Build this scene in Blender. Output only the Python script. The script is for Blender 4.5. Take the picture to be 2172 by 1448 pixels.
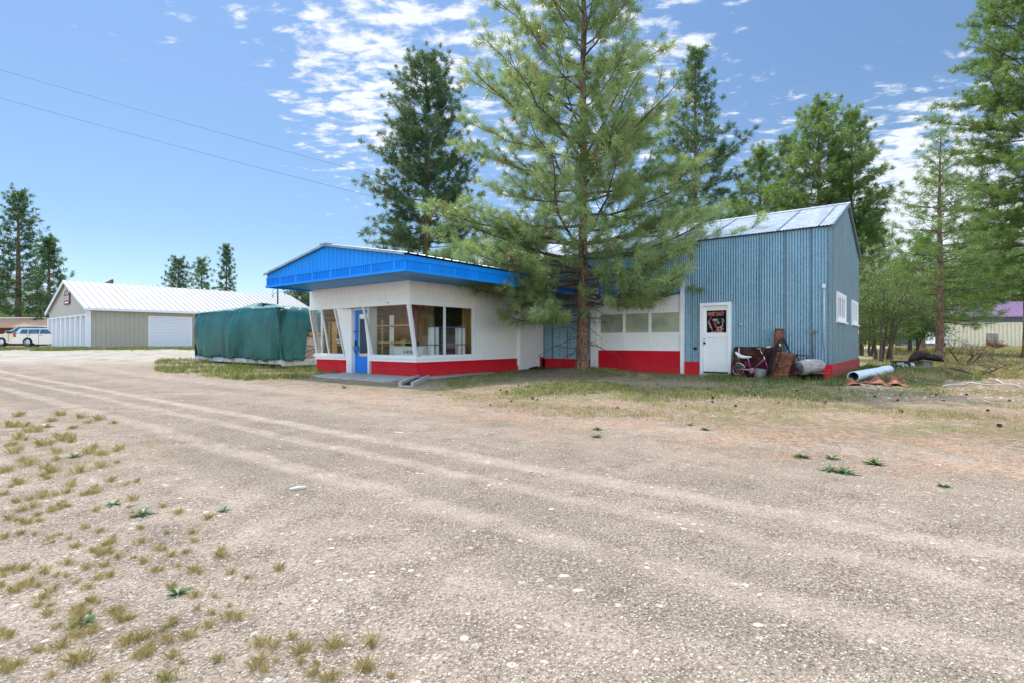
import bpy, math, random
import numpy as np
from mathutils import Matrix, Vector
for o in list(bpy.data.objects): bpy.data.objects.remove(o)
sc = bpy.context.scene
COL = sc.collection
R = math.radians
# ------------------------------------------------------------------ camera, sky, sun, exposure
CAMZ = 1.04
FPX = 1110.0                                   # focal length in pixels of the 2172 px wide photo
cam = bpy.data.cameras.new('camera'); cam.sensor_width = 36; cam.lens = 36*FPX/2172
cam.clip_start = .05; cam.clip_end = 6000
co = bpy.data.objects.new('camera', cam); COL.objects.link(co)
co.location = (0, 0, CAMZ); co.rotation_euler = (R(90), 0, 0); sc.camera = co
sc.view_settings.view_transform = 'Standard'; sc.view_settings.look = 'None'
sc.view_settings.gamma = 1; sc.view_settings.use_curve_mapping = False
sc.view_settings.exposure = 1.12
SUNV = Vector((-.285, .395, .873)).normalized()   # towards the sun
sl = bpy.data.lights.new('sun', 'SUN'); sl.energy = 2.1; sl.angle = R(.53); sl.color = (1, .93, .82)
so = bpy.data.objects.new('sun', sl); COL.objects.link(so)
so.rotation_euler = SUNV.to_track_quat('Z', 'Y').to_euler()

def node(nt, t, ins=None, **props):
    n = nt.nodes.new(t)
    for k, v in props.items(): setattr(n, k, v)
    if ins:
        for k, v in ins.items():
            s = n.inputs[k]
            if isinstance(v, bpy.types.NodeSocket): nt.links.new(v, s)
            else: s.default_value = v
    return n
def mth(nt, op, a, b=0.0, c=None, clamp=False):
    d = {0: a, 1: b}
    if c is not None: d[2] = c
    return node(nt, 'ShaderNodeMath', d, operation=op, use_clamp=clamp).outputs[0]
def mixc(nt, f, a, b, blend='MIX'):
    n = nt.nodes.new('ShaderNodeMix'); n.data_type = 'RGBA'; n.blend_type = blend
    for s, v in ((n.inputs[0], f), (n.inputs[6], a), (n.inputs[7], b)):
        if isinstance(v, bpy.types.NodeSocket): nt.links.new(v, s)
        elif isinstance(v, (int, float)): s.default_value = v
        else: s.default_value = (*v[:3], 1)
    return n.outputs[2]
def ramp(nt, v, stops, interp='LINEAR'):
    n = nt.nodes.new('ShaderNodeValToRGB'); cr = n.color_ramp; cr.interpolation = interp
    while len(cr.elements) < len(stops): cr.elements.new(.5)
    for e, (p, c) in zip(cr.elements, stops):
        e.position = p; e.color = (*c, 1) if not isinstance(c, (int, float)) else (c, c, c, 1)
    nt.links.new(v, n.inputs[0]); return n.outputs[0]
def sstep(nt, v, lo, hi):
    n = node(nt, 'ShaderNodeMapRange', {0: v, 1: lo, 2: hi, 3: 0.0, 4: 1.0}, interpolation_type='SMOOTHSTEP')
    return n.outputs[0]

def build_world():
    w = bpy.data.worlds.new('World'); sc.world = w; w.use_nodes = True
    nt = w.node_tree; nt.nodes.clear()
    sky = node(nt, 'ShaderNodeTexSky', sky_type='NISHITA', sun_disc=False)
    sky.sun_elevation = math.asin(SUNV.z); sky.sun_rotation = math.atan2(SUNV.x, SUNV.y) % (2*math.pi)
    sky.altitude = 600; sky.air_density = 1.0; sky.dust_density = .35; sky.ozone_density = 2.5
    skyc = node(nt, 'ShaderNodeHueSaturation', {'Hue': .494, 'Saturation': .93, 'Value': 1.0, 'Color': sky.outputs[0]}).outputs[0]
    tc = node(nt, 'ShaderNodeTexCoord').outputs['Generated']
    ez = node(nt, 'ShaderNodeSeparateXYZ', {0: tc}).outputs[2]
    skyc = mixc(nt, 1.0, skyc, ramp(nt, ez, [(0, (.40, .415, .44)), (.18, (.35, .39, .425)), (.42, (.40, .445, .49)), (.56, (.43, .485, .545)), (.72, (1.0, 1.0, 1.0))]), 'MULTIPLY')
    sep = node(nt, 'ShaderNodeSeparateXYZ', {0: tc}).outputs
    dz = mth(nt, 'ADD', mth(nt, 'MAXIMUM', sep[2], 0.0), .07)
    px = mth(nt, 'DIVIDE', sep[0], dz); py = mth(nt, 'DIVIDE', sep[1], dz)
    p = node(nt, 'ShaderNodeCombineXYZ', {0: px, 1: py}).outputs[0]
    mp = node(nt, 'ShaderNodeMapping', {0: p, 'Rotation': (0, 0, R(28)), 'Scale': (1.0, 1.75, 1)}).outputs[0]
    n1 = node(nt, 'ShaderNodeTexNoise', {'Vector': mp, 'Scale': 7.5, 'Detail': 7.0, 'Roughness': .60, 'Distortion': .3}).outputs[0]
    n2 = node(nt, 'ShaderNodeTexNoise', {'Vector': p, 'Scale': 14.0, 'Detail': 4.0, 'Roughness': .6}).outputs[0]
    dens = mth(nt, 'ADD', mth(nt, 'MULTIPLY', n1, .68), mth(nt, 'MULTIPLY', n2, .32))
    def blob(px_, py_, rad, amt):
        d = Vector(((px_-1086)/FPX, 1, (724-py_)/FPX)).normalized()
        dist = node(nt, 'ShaderNodeVectorMath', {0: tc, 1: tuple(d)}, operation='DISTANCE').outputs['Value']
        g = sstep(nt, dist, rad, 0.0)
        return mth(nt, 'MULTIPLY', g, amt)
    tot = None
    for b in ((640, 60, .38, .07), (860, 90, .30, .06), (720, 260, .22, .09), (1330, 140, .34, .09), (1960, 330, .26, .15),
              (1680, 300, .17, .08), (1800, 500, .25, .10), (2120, 500, .30, .09), (340, 0, .12, .10), (215, 95, .08, .10), (1440, 130, .10, .06), (1100, 480, .30, .07), (1000, 0, .25, .06),
              (100, 330, .55, -.12), (1880, 80, .36, -.09), (250, 450, .5, -.08)):
        v = blob(*b); tot = v if tot is None else mth(nt, 'ADD', tot, v)
    dens = mth(nt, 'ADD', dens, tot)
    cov = mth(nt, 'MULTIPLY', sstep(nt, dens, .555, .70), .92)
    ey = node(nt, 'ShaderNodeSeparateXYZ', {0: tc}).outputs[1]   # added sky fill, out of view overhead and behind the camera, to brighten facades
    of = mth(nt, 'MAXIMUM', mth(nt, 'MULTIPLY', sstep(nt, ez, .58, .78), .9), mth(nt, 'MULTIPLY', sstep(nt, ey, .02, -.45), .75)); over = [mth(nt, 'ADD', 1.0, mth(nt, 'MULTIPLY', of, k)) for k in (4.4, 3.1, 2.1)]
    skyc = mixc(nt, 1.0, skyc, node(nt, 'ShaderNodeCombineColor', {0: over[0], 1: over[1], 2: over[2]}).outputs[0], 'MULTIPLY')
    lum = ramp(nt, dens, [(.55, (2.3, 2.65, 3.1)), (.70, (3.2, 3.3, 3.5)), (.82, (2.85, 3.0, 3.25))])
    hz = mth(nt, 'MULTIPLY', sstep(nt, sep[2], .0, .05), 1.0)
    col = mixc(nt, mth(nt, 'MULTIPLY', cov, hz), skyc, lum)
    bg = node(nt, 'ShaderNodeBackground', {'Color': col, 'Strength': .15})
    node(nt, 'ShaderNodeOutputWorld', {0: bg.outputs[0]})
build_world()

# ------------------------------------------------------------------ materials
def newmat(name):
    m = bpy.data.materials.new(name); m.use_nodes = True; nt = m.node_tree; nt.nodes.clear()
    out = nt.nodes.new('ShaderNodeOutputMaterial')
    return m, nt, out
def mk(name, col, rough=.6, metal=0.0, var=.12, scale=4.0, bump=0.0, bscale=40.0, col2=None, th=(.5, .62), spec=.5, stretch=(1, 1, 1), dirt=0.0):
    m, nt, out = newmat(name)
    tc = node(nt, 'ShaderNodeTexCoord').outputs['Object']
    mp = node(nt, 'ShaderNodeMapping', {0: tc, 'Scale': stretch}).outputs[0]
    nz = node(nt, 'ShaderNodeTexNoise', {'Vector': mp, 'Scale': scale, 'Detail': 6.0, 'Roughness': .6}).outputs[0]
    c = ramp(nt, nz, [(.3, tuple(x*(1-var) for x in col)), (.7, tuple(min(1, x*(1+var)) for x in col))])
    if col2:
        n2 = node(nt, 'ShaderNodeTexNoise', {'Vector': mp, 'Scale': scale*1.7, 'Detail': 8.0, 'Roughness': .65}).outputs[0]
        c = mixc(nt, sstep(nt, n2, th[0], th[1]), c, col2)
    if dirt:
        geo = node(nt, 'ShaderNodeSeparateXYZ', {0: node(nt, 'ShaderNodeNewGeometry').outputs['Position']}).outputs[2]
        n3 = node(nt, 'ShaderNodeTexNoise', {'Vector': tc, 'Scale': 7.0, 'Detail': 7.0, 'Roughness': .7}).outputs[0]
        f = mth(nt, 'MULTIPLY', sstep(nt, mth(nt, 'ADD', geo, mth(nt, 'MULTIPLY', n3, -.5)), .28, -.22), dirt)
        c = mixc(nt, f, c, (.22, .17, .12))
    p = node(nt, 'ShaderNodeBsdfPrincipled', {'Base Color': c, 'Roughness': rough, 'Metallic': metal, 'Specular IOR Level': spec})
    if bump:
        b = node(nt, 'ShaderNodeTexNoise', {'Vector': mp, 'Scale': bscale, 'Detail': 5.0, 'Roughness': .6}).outputs[0]
        bn = node(nt, 'ShaderNodeBump', {'Strength': bump, 'Distance': .02, 'Height': b}).outputs[0]
        nt.links.new(bn, p.inputs['Normal'])
    nt.links.new(p.outputs[0], out.inputs[0]); return m
def m_galv(name, base, rough, metal, spangle=26.0, streak=True):
    m, nt, out = newmat(name)
    tc = node(nt, 'ShaderNodeTexCoord').outputs['Object']
    v = node(nt, 'ShaderNodeTexVoronoi', {'Vector': tc, 'Scale': spangle, 'Randomness': 1.0}).outputs['Color']
    vs = node(nt, 'ShaderNodeSeparateColor', {0: v}).outputs[0]
    nz = node(nt, 'ShaderNodeTexNoise', {'Vector': node(nt, 'ShaderNodeMapping', {0: tc, 'Scale': (3, 3, .35)}).outputs[0], 'Scale': 1.2, 'Detail': 6.0, 'Roughness': .65}).outputs[0]
    f = mth(nt, 'ADD', mth(nt, 'MULTIPLY', vs, .45), mth(nt, 'MULTIPLY', nz, .75))
    c = ramp(nt, f, [(.25, tuple(x*.74 for x in base)), (.9, tuple(min(1, x*1.3) for x in base))])
    rg = mth(nt, 'ADD', mth(nt, 'MULTIPLY', vs, .14), rough)
    p = node(nt, 'ShaderNodeBsdfPrincipled', {'Base Color': c, 'Roughness': rg, 'Metallic': metal})
    nt.links.new(p.outputs[0], out.inputs[0]); return m
def m_glass(name, tint=(.9, .95, .95), refl=.25):
    m, nt, out = newmat(name)
    lw = node(nt, 'ShaderNodeLayerWeight', {0: .2}).outputs['Fresnel']
    f = mth(nt, 'ADD', mth(nt, 'MULTIPLY', lw, .7), refl, clamp=True)
    t = node(nt, 'ShaderNodeBsdfTransparent', {0: (*tint, 1)}).outputs[0]
    nz = node(nt, 'ShaderNodeTexNoise', {'Vector': node(nt, 'ShaderNodeTexCoord').outputs['Object'], 'Scale': 1.3, 'Detail': 2.0}).outputs[0]
    bn = node(nt, 'ShaderNodeBump', {'Strength': .06, 'Distance': .02, 'Height': nz}).outputs[0]
    g = node(nt, 'ShaderNodeBsdfGlossy', {'Color': (1, 1, 1, 1), 'Roughness': .02, 'Normal': bn}).outputs[0]
    mx = node(nt, 'ShaderNodeMixShader', {0: f, 1: t, 2: g}).outputs[0]
    nt.links.new(mx, out.inputs[0]); return m
def m_leaf(name, stops, trans=.3, rough=.45):
    m, nt, out = newmat(name)
    a = node(nt, 'ShaderNodeAttribute', attribute_name='tint').outputs['Fac']
    c = ramp(nt, a, stops)
    p = node(nt, 'ShaderNodeBsdfPrincipled', {'Base Color': c, 'Roughness': rough, 'Specular IOR Level': .5}).outputs[0]
    t = node(nt, 'ShaderNodeBsdfTranslucent', {0: mixc(nt, .55, c, (.22, .30, .04))}).outputs[0]
    nt.links.new(node(nt, 'ShaderNodeMixShader', {0: trans, 1: p, 2: t}).outputs[0], out.inputs[0]); return m
def m_bark(name, ca, cb, cc, sc_=1.0):
    m, nt, out = newmat(name)
    tc = node(nt, 'ShaderNodeTexCoord').outputs['Object']
    mp = node(nt, 'ShaderNodeMapping', {0: tc, 'Scale': (1, 1, .22)}).outputs[0]
    wp = node(nt, 'ShaderNodeTexNoise', {'Vector': mp, 'Scale': 9*sc_, 'Detail': 3.0}, ).outputs['Color']
    vv = node(nt, 'ShaderNodeVectorMath', {0: mp, 1: node(nt, 'ShaderNodeVectorMath', {0: wp, 'Scale': .12}, operation='SCALE').outputs[0]}, operation='ADD').outputs[0]
    vo = node(nt, 'ShaderNodeTexVoronoi', {'Vector': vv, 'Scale': 13*sc_}, feature='DISTANCE_TO_EDGE').outputs['Distance']
    nz = node(nt, 'ShaderNodeTexNoise', {'Vector': mp, 'Scale': 16*sc_, 'Detail': 6.0, 'Roughness': .7}).outputs[0]
    c = mixc(nt, sstep(nt, nz, .42, .6), ca, cb)
    c = mixc(nt, sstep(nt, vo, .09, .0), c, cc)
    h = mth(nt, 'ADD', mth(nt, 'MINIMUM', vo, .2), mth(nt, 'MULTIPLY', nz, .12))
    bn = node(nt, 'ShaderNodeBump', {'Strength': 1.0, 'Distance': .09, 'Height': h}).outputs[0]
    p = node(nt, 'ShaderNodeBsdfPrincipled', {'Base Color': c, 'Roughness': .85, 'Normal': bn})
    nt.links.new(p.outputs[0], out.inputs[0]); return m

M = {}
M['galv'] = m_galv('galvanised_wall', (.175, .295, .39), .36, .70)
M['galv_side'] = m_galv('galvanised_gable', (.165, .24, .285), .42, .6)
M['galv_roof'] = m_galv('galvanised_roof', (.32, .36, .40), .40, .45, 8.0)
M['seam'] = mk('dark_seam', (.16, .19, .22), .5, .5)  # darker metal tone of the sheet lap seams
M['white'] = mk('white_paint', (.86, .87, .88), .5, var=.03, bump=.04, bscale=20, dirt=.25)
M['white_sh'] = mk('white_siding', (.85, .86, .87), .55, var=.03, bump=.05, bscale=14)
M['red'] = mk('red_paint', (.60, .005, .022), .55, spec=.2, var=.14, scale=3, bump=.12, bscale=18, dirt=.10)
M['red_old'] = mk('faded_red_paint', (.46, .020, .025), .8, spec=.2, var=.25, scale=4, bump=.2, bscale=14, col2=(.33, .12, .10), dirt=.4)
M['blue'] = mk('blue_paint', (.001, .25, .80), .45, spec=.3, var=.10, scale=1.6, col2=(.03, .27, .68), th=(.55, .75), stretch=(1, 1, .3))
M['blue_door'] = mk('blue_door_paint', (.002, .20, .74), .35, var=.06, scale=5, bump=.05)
M['blue_soffit'] = mk('blue_soffit_paint', (.02, .24, .58), .45, var=.12, scale=2)
M['concrete'] = mk('concrete', (.38, .37, .35), .9, var=.25, scale=5, bump=.4, bscale=60, col2=(.25, .23, .21), th=(.58, .7))
M['rust'] = mk('rust', (.17, .055, .028), .85, .2, var=.5, scale=6, bump=.4, bscale=30, col2=(.27, .12, .06))
M['rust_bright'] = mk('orange_rust', (.30, .12, .07), .9, .1, var=.4, scale=5, bump=.3, bscale=25, col2=(.20, .07, .04))
M['rust_dark'] = mk('dark_rust', (.045, .016, .011), .9, .0, spec=.15, var=.6, scale=3, bump=.3, bscale=14, col2=(.10, .04, .025))
M['black'] = mk('black_rubber', (.010, .012, .015), .5, var=.3, spec=.3)
M['blackmetal'] = mk('black_metal', (.008, .007, .007), .85, .0, spec=.12, var=.4, bump=.2, col2=(.07, .035, .02), th=(.6, .72))
M['chrome'] = mk('chrome', (.62, .63, .65), .25, .9, var=.1)
M['pink'] = mk('pink_paint', (.50, .06, .33), .4, .1, var=.15, scale=8)
M['pinkold'] = mk('faded_pink_paint', (.42, .19, .26), .6, .1, var=.2, scale=8)
M['greywood'] = mk('weathered_wood', (.36, .34, .32), .9, var=.35, scale=8, bump=.7, bscale=30, stretch=(.15, 1, 1), col2=(.20, .18, .16))
M['greywood_z'] = mk('weathered_wood_upright', (.24, .23, .21), .9, var=.35, scale=8, bump=.8, bscale=26, stretch=(1, 1, .12), col2=(.13, .12, .11))
M['cutwood'] = mk('old_cut_end', (.10, .09, .08), .95, var=.4, scale=12, bump=.5)
M['wood'] = mk('pale_lumber', (.52, .36, .19), .65, var=.2, scale=6, stretch=(.2, 1, 1), bump=.1)
M['ply'] = mk('brown_plywood', (.62, .38, .14), .6, var=.3, scale=3, stretch=(4, 4, .3), col2=(.30, .16, .06), th=(.55, .7))
M['board_grey'] = mk('grey_board_wall', (.48, .39, .26), .8, var=.45, scale=4, stretch=(.4, .4, 7), col2=(.14, .115, .09), th=(.5, .62))
M['ply_orange'] = mk('orange_plywood', (.68, .35, .12), .6, var=.2, scale=5, stretch=(2, 2, .4))
M['dark'] = mk('dark_fill', (.035, .030, .028), .9)  # near-black that paints unlit depth into openings, holes and panes
M['cream'] = mk('cream_enamel', (.52, .50, .38), .35, .2, var=.08)
M['redpost'] = mk('dull_red_post', (.22, .045, .05), .5)
M['paper'] = mk('white_card', (.80, .80, .78), .6, var=.03)
M['ink'] = mk('black_ink', (.012, .012, .012), .6)
M['shelfblue'] = mk('blue_shelf', (.02, .14, .30), .5)
M['blind'] = mk('tan_blind', (.52, .47, .38), .7, var=.12, scale=3)
M['glass'] = m_glass('window_glass', refl=.07)
M['glass_clear'] = m_glass('clear_glass', refl=.0)
M['glass_door'] = m_glass('door_glass', (.25, .28, .30), refl=.62)
M['glass_dark'] = m_glass('dark_glass', (.30, .33, .35), refl=.3)
M['beige'] = mk('beige_steel', (.40, .37, .30), .55, .05, var=.05, scale=1)
M['beige_gable'] = mk('beige_steel_gable', (.44, .42, .37), .55, .05, var=.04, scale=1)
M['whiteroof'] = mk('white_steel_roof', (.24, .25, .26), .55, .05, var=.06, scale=2)
M['trimwhite'] = mk('white_trim', (.74, .76, .79), .5, var=.03)
M['rollup'] = mk('white_rollup', (.72, .75, .82), .45, .1, var=.03)
M['tanroof'] = mk('tan_steel_roof', (.42, .26, .16), .55, .1, var=.06)
M['maroon'] = mk('maroon_wall', (.12, .025, .025), .7)
M['purple'] = mk('purple_steel_roof', (.19, .12, .22), .55, .05, var=.12)
M['bluegrey'] = mk('blue_grey_wall', (.07, .11, .16), .7, var=.2)
M['fence'] = mk('cream_steel_fence', (.66, .62, .50), .5, .05, var=.05)
M['pvc'] = mk('white_plastic_pipe', (.70, .78, .86), .4, var=.06, scale=3)
M['pvcin'] = mk('pipe_inside', (.10, .24, .38), .6)
M['peel'] = mk('peeling_white', (.55, .56, .56), .7, var=.1, scale=4, col2=(.03, .028, .025), th=(.47, .53), bump=.3)
M['silver'] = mk('silver_car_paint', (.55, .56, .56), .28, .45, var=.03)
M['champagne'] = mk('champagne_car_paint', (.50, .47, .42), .28, .45, var=.03)
M['carglass'] = mk('car_glass', (.05, .12, .15), .08, .3, var=.5, scale=2)
M['redlens'] = mk('red_lens', (.50, .012, .02), .25)
M['tyre'] = mk('tyre_rubber', (.02, .02, .02), .85)
M['alloy'] = mk('alloy_rim', (.6, .6, .6), .3, .8)
M['signbrown'] = mk('brown_sign', (.16, .05, .035), .7, var=.25)
M['wire'] = mk('wire_black', (.03, .04, .06), .6)
M['trailerwhite'] = mk('old_white_deck_board', (.55, .55, .53), .8, var=.2, scale=6, stretch=(.2, 1, 1), col2=(.30, .28, .25))
M['tarpblue'] = mk('blue_deck_edge', (.02, .12, .50), .5)
M['stonebox'] = mk('pinkish_cargo', (.42, .31, .27), .85, var=.3, scale=5, bump=.4, bscale=12)
M['deadtwig'] = mk('dead_twig', (.075, .055, .045), .9, var=.4)
M['palebranch'] = mk('bleached_branch', (.42, .39, .35), .9, var=.3)
M['cone'] = mk('pine_cone', (.09, .045, .025), .9, var=.4, scale=30)
M['bark'] = m_bark('ponderosa_bark', (.20, .135, .105), (.38, .215, .12), (.035, .024, .02))
M['bark_far'] = m_bark('orange_bark', (.27, .13, .07), (.36, .20, .12), (.05, .03, .02), .8)
M['limb'] = mk('limb_bark', (.115, .085, .070), .9, var=.35, scale=8, bump=.4)
G_near = [(0, (.085, .18, .060)), (.45, (.26, .385, .145)), (.8, (.39, .51, .23)), (.97, (.42, .50, .25)), (1, (.30, .18, .07))]
M['needle_near'] = m_leaf('pine_needles_near', G_near, .48, .32)
M['needle'] = m_leaf('pine_needles', [(0, (.026, .072, .040)), (.5, (.068, .15, .064)), (1, (.14, .23, .09))], .30, .45)
M['needle_fresh'] = m_leaf('fresh_pine_needles', [(0, (.052, .135, .042)), (.5, (.14, .255, .070)), (1, (.25, .37, .11))], .4, .42)
M['leafy'] = m_leaf('broad_leaves', [(0, (.07, .12, .04)), (.5, (.17, .23, .08)), (1, (.28, .33, .13))], .35, .5)
M['leaf_bright'] = m_leaf('bright_leaves', [(0, (.05, .12, .02)), (.5, (.10, .20, .035)), (1, (.17, .27, .05))], .4, .5)
M['grass'] = m_leaf('grass_blades', [(0, (.06, .13, .03)), (.4, (.14, .20, .05)), (.7, (.42, .35, .12)), (1, (.66, .50, .26))], .3, .6)
M['weed'] = m_leaf('weed_leaves', [(0, (.045, .085, .018)), (1, (.13, .19, .05))], .25, .4)
M['litter'] = m_leaf('needle_litter', [(0, (.12, .06, .03)), (.5, (.30, .17, .09)), (1, (.50, .36, .23))], .1, .8)
def m_stone():
    m, nt, out = newmat('pebbles')
    a = node(nt, 'ShaderNodeAttribute', attribute_name='tint').outputs['Fac']
    c = ramp(nt, a, [(0, (.16, .14, .115)), (.2, (.28, .235, .185)), (.55, (.44, .375, .295)), (.86, (.56, .49, .40)), (.93, (.48, .35, .23)), (1, (.56, .51, .44))])
    p = node(nt, 'ShaderNodeBsdfPrincipled', {'Base Color': c, 'Roughness': .8})
    nt.links.new(p.outputs[0], out.inputs[0]); return m
M['stone'] = m_stone()
def m_tarp():
    m, nt, out = newmat('green_tarp')
    tc = node(nt, 'ShaderNodeTexCoord').outputs['Object']
    nz = node(nt, 'ShaderNodeTexNoise', {'Vector': tc, 'Scale': .9, 'Detail': 4.0}).outputs[0]
    c = ramp(nt, nz, [(.35, (.002, .070, .070)), (.65, (.003, .125, .105))])
    n2 = node(nt, 'ShaderNodeTexNoise', {'Vector': node(nt, 'ShaderNodeMapping', {0: tc, 'Scale': (2.2, 2.2, .8), 'Rotation': (.1, .5, 0)}).outputs[0], 'Scale': 2.5, 'Detail': 5.0, 'Roughness': .55, 'Distortion': 1.2}).outputs[0]
    bn = node(nt, 'ShaderNodeBump', {'Strength': .7, 'Distance': .08, 'Height': n2}).outputs[0]
    p = node(nt, 'ShaderNodeBsdfPrincipled', {'Base Color': c, 'Roughness': .36, 'Normal': bn, 'Specular IOR Level': .45})
    nt.links.new(p.outputs[0], out.inputs[0]); return m
M['tarp'] = m_tarp()

# ------------------------------------------------------------------ frames and mesh builder
C0 = Vector((8.70, 14.27, 0)); SX = Vector((.7917, -.6108, 0)); TY = Vector((.6108, .7917, 0))
def frame(o, x, y):
    m = Matrix.Identity(4)
    for i, v in enumerate((x, y, Vector((0, 0, 1)), o)):
        for j in range(3): m[j][i] = v[j]
    return m
F = frame(C0, SX, TY)                                  # shop frame: x right along the front, y towards the back
FB = frame(C0, SX, Vector((.623, .782, 0)))            # barn frame
I4 = Matrix.Identity(4)
def smooth(t): t = max(0, min(1, t)); return t*t*(3-2*t)
def gz(x, y):
    "ground height"
    d = y if y > 0 else y*.2
    h = .55*smooth((d-15)/21)
    h += .16*math.exp(-(((x-2.335)/1.3)**2+((y-17.4)/.9)**2))
    return h
def gpt(px, py, z=None):
    "ground point seen at a photo pixel"
    u = (px-1086)/FPX; v = (py-724)/FPX; Y = CAMZ/v
    for _ in range(30):
        Y = .5*Y+.5*(CAMZ-gz(u*Y, Y))/v
    return Vector((u*Y, Y, gz(u*Y, Y)))
OBJM = {}
def setp(o, label=None, cat=None, group=None, kind=None, category=None):
    cat = cat or category
    for k, v in (('label', label), ('category', cat), ('group', group), ('kind', kind)):
        if v: o[k] = v
    return o
def thing(name, label, cat, loc, group=None, kind=None, rotz=0):
    o = bpy.data.objects.new(name, None); COL.objects.link(o); o.empty_display_size = .2
    o.location = loc; o.rotation_euler = (0, 0, rotz)
    OBJM[o.name] = Matrix.Translation(Vector(loc)) @ Matrix.Rotation(rotz, 4, 'Z')
    return setp(o, label, cat, group, kind)
class MB:
    def __init__(s, frame=I4): s.v = []; s.f = []; s.mi = []; s.fr = frame; s.m = 0; s.sm = []; s.smooth = False; s.cut = []
    def add(s, vs, fs):
        s.cut.append((len(s.v), len(s.f)))
        n = len(s.v); s.v.extend([tuple(v) for v in vs])
        for f in fs: s.f.append(tuple(i+n for i in f)); s.mi.append(s.m); s.sm.append(s.smooth)
        return s
    def box(s, x0, x1, y0, y1, z0, z1):
        v = [(x, y, z) for z in (z0, z1) for y in (y0, y1) for x in (x0, x1)]
        return s.add(v, [(0, 2, 3, 1), (4, 5, 7, 6), (0, 1, 5, 4), (2, 6, 7, 3), (0, 4, 6, 2), (1, 3, 7, 5)])
    def hexa(s, b, t):                                  # bottom 4 and top 4 corners
        return s.add(list(b)+list(t), [(3, 2, 1, 0), (4, 5, 6, 7), (0, 1, 5, 4), (1, 2, 6, 5), (2, 3, 7, 6), (3, 0, 4, 7)])
    def quad(s, *p): return s.add(p, [tuple(range(len(p)))])
    def tube(s, pts, r, n=8, cap=True, ph=0.0):
        pts = [Vector(p) for p in pts]; rr = r if isinstance(r, (list, tuple)) else [r]*len(pts)
        vs = []; prev = None
        for i, p in enumerate(pts):
            d = (pts[min(i+1, len(pts)-1)]-pts[max(i-1, 0)]).normalized()
            if prev is None:
                a = Vector((0, 0, 1)) if abs(d.z) < .9 else Vector((1, 0, 0))
                u = d.cross(a).normalized()
            else:
                u = (prev-d*prev.dot(d)); u = u.normalized() if u.length > 1e-6 else d.orthogonal().normalized()
            prev = u; w = d.cross(u)
            for k in range(n):
                t = 2*math.pi*k/n+ph; vs.append(p+(u*math.cos(t)+w*math.sin(t))*rr[i])
        fs = [(i*n+k, i*n+(k+1) % n, (i+1)*n+(k+1) % n, (i+1)*n+k) for i in range(len(pts)-1) for k in range(n)]
        if cap: fs += [tuple(reversed(range(n))), tuple((len(pts)-1)*n+k for k in range(n))]
        sm = s.smooth; s.smooth = True; s.add(vs, fs); s.smooth = sm; return s
    def cyl(s, c, r, h, n=20, r2=None):
        c = Vector(c); return s.tube([c, c+Vector((0, 0, h))], [r, r if r2 is None else r2], n)
    def prism(s, poly, axis, a, b):                     # poly in the two other axes, extruded a..b
        n = len(poly)
        def P(p, w):
            return {'x': (w, p[0], p[1]), 'y': (p[0], w, p[1]), 'z': (p[0], p[1], w)}[axis]
        vs = [P(p, a) for p in poly]+[P(p, b) for p in poly]
        return s.add(vs, [tuple(range(n)), tuple(reversed(range(n, 2*n)))]+[(i, i+n, (i+1) % n+n, (i+1) % n) for i in range(n)])
    def text(s, body, org, ux, uz, size, wid=None, thick=.002):
        cu = bpy.data.curves.new('t', 'FONT'); cu.body = body; cu.size = 1; cu.extrude = 0; cu.resolution_u = 2; cu.offset = .012
        ob = bpy.data.objects.new('t', cu); COL.objects.link(ob)
        me = bpy.data.meshes.new_from_object(ob.evaluated_get(bpy.context.evaluated_depsgraph_get()))
        vs = [v.co.copy() for v in me.vertices]; fs = [tuple(p.vertices) for p in me.polygons]
        bpy.data.objects.remove(ob); bpy.data.meshes.remove(me); bpy.data.curves.remove(cu)
        if not vs: return s
        w = max(v.x for v in vs); h = max(v.y for v in vs); kx = (wid/w) if wid else size/h; kz = size/h
        org, ux, uz = Vector(org), Vector(ux), Vector(uz)
        return s.add([org+ux*(v.x*kx)+uz*(v.y*kz) for v in vs], fs)
    def build(s, name, mats, parent=None, base=None, each=False, **tags):
        if each:
            bk = list(s.cut)+[(len(s.v), len(s.f))]
            for (v0, f0), (v1, f1) in zip(bk, bk[1:]):
                q = MB(s.fr); q.v = s.v[v0:v1]; q.f = [tuple(i-v0 for i in f) for f in s.f[f0:f1]]; q.mi = s.mi[f0:f1]; q.sm = s.sm[f0:f1]
                o = q.build(name, mats, parent, base, **tags)
            return o
        if not isinstance(mats, (list, tuple)): mats = [mats]
        W = [s.fr @ Vector(v) for v in s.v]
        loc = Vector((0, 0, 0))
        if parent is not None: inv = OBJM[parent.name].inverted(); W = [inv @ v for v in W]
        else:
            if base is None:
                xs = [v.x for v in W]; ys = [v.y for v in W]; zs = [v.z for v in W]
                base = ((min(xs)+max(xs))/2, (min(ys)+max(ys))/2, min(zs))
            loc = Vector(base); W = [v-loc for v in W]
        me = bpy.data.meshes.new(name); me.from_pydata([tuple(v) for v in W], [], s.f)
        for m in mats: me.materials.append(M[m] if isinstance(m, str) else m)
        me.polygons.foreach_set('material_index', s.mi); me.polygons.foreach_set('use_smooth', s.sm); me.update()
        o = bpy.data.objects.new(name, me); COL.objects.link(o); o.location = loc
        if parent is not None: o.parent = parent; OBJM[o.name] = OBJM[parent.name].copy()
        else: OBJM[o.name] = Matrix.Translation(loc)
        return setp(o, **tags)
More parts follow.
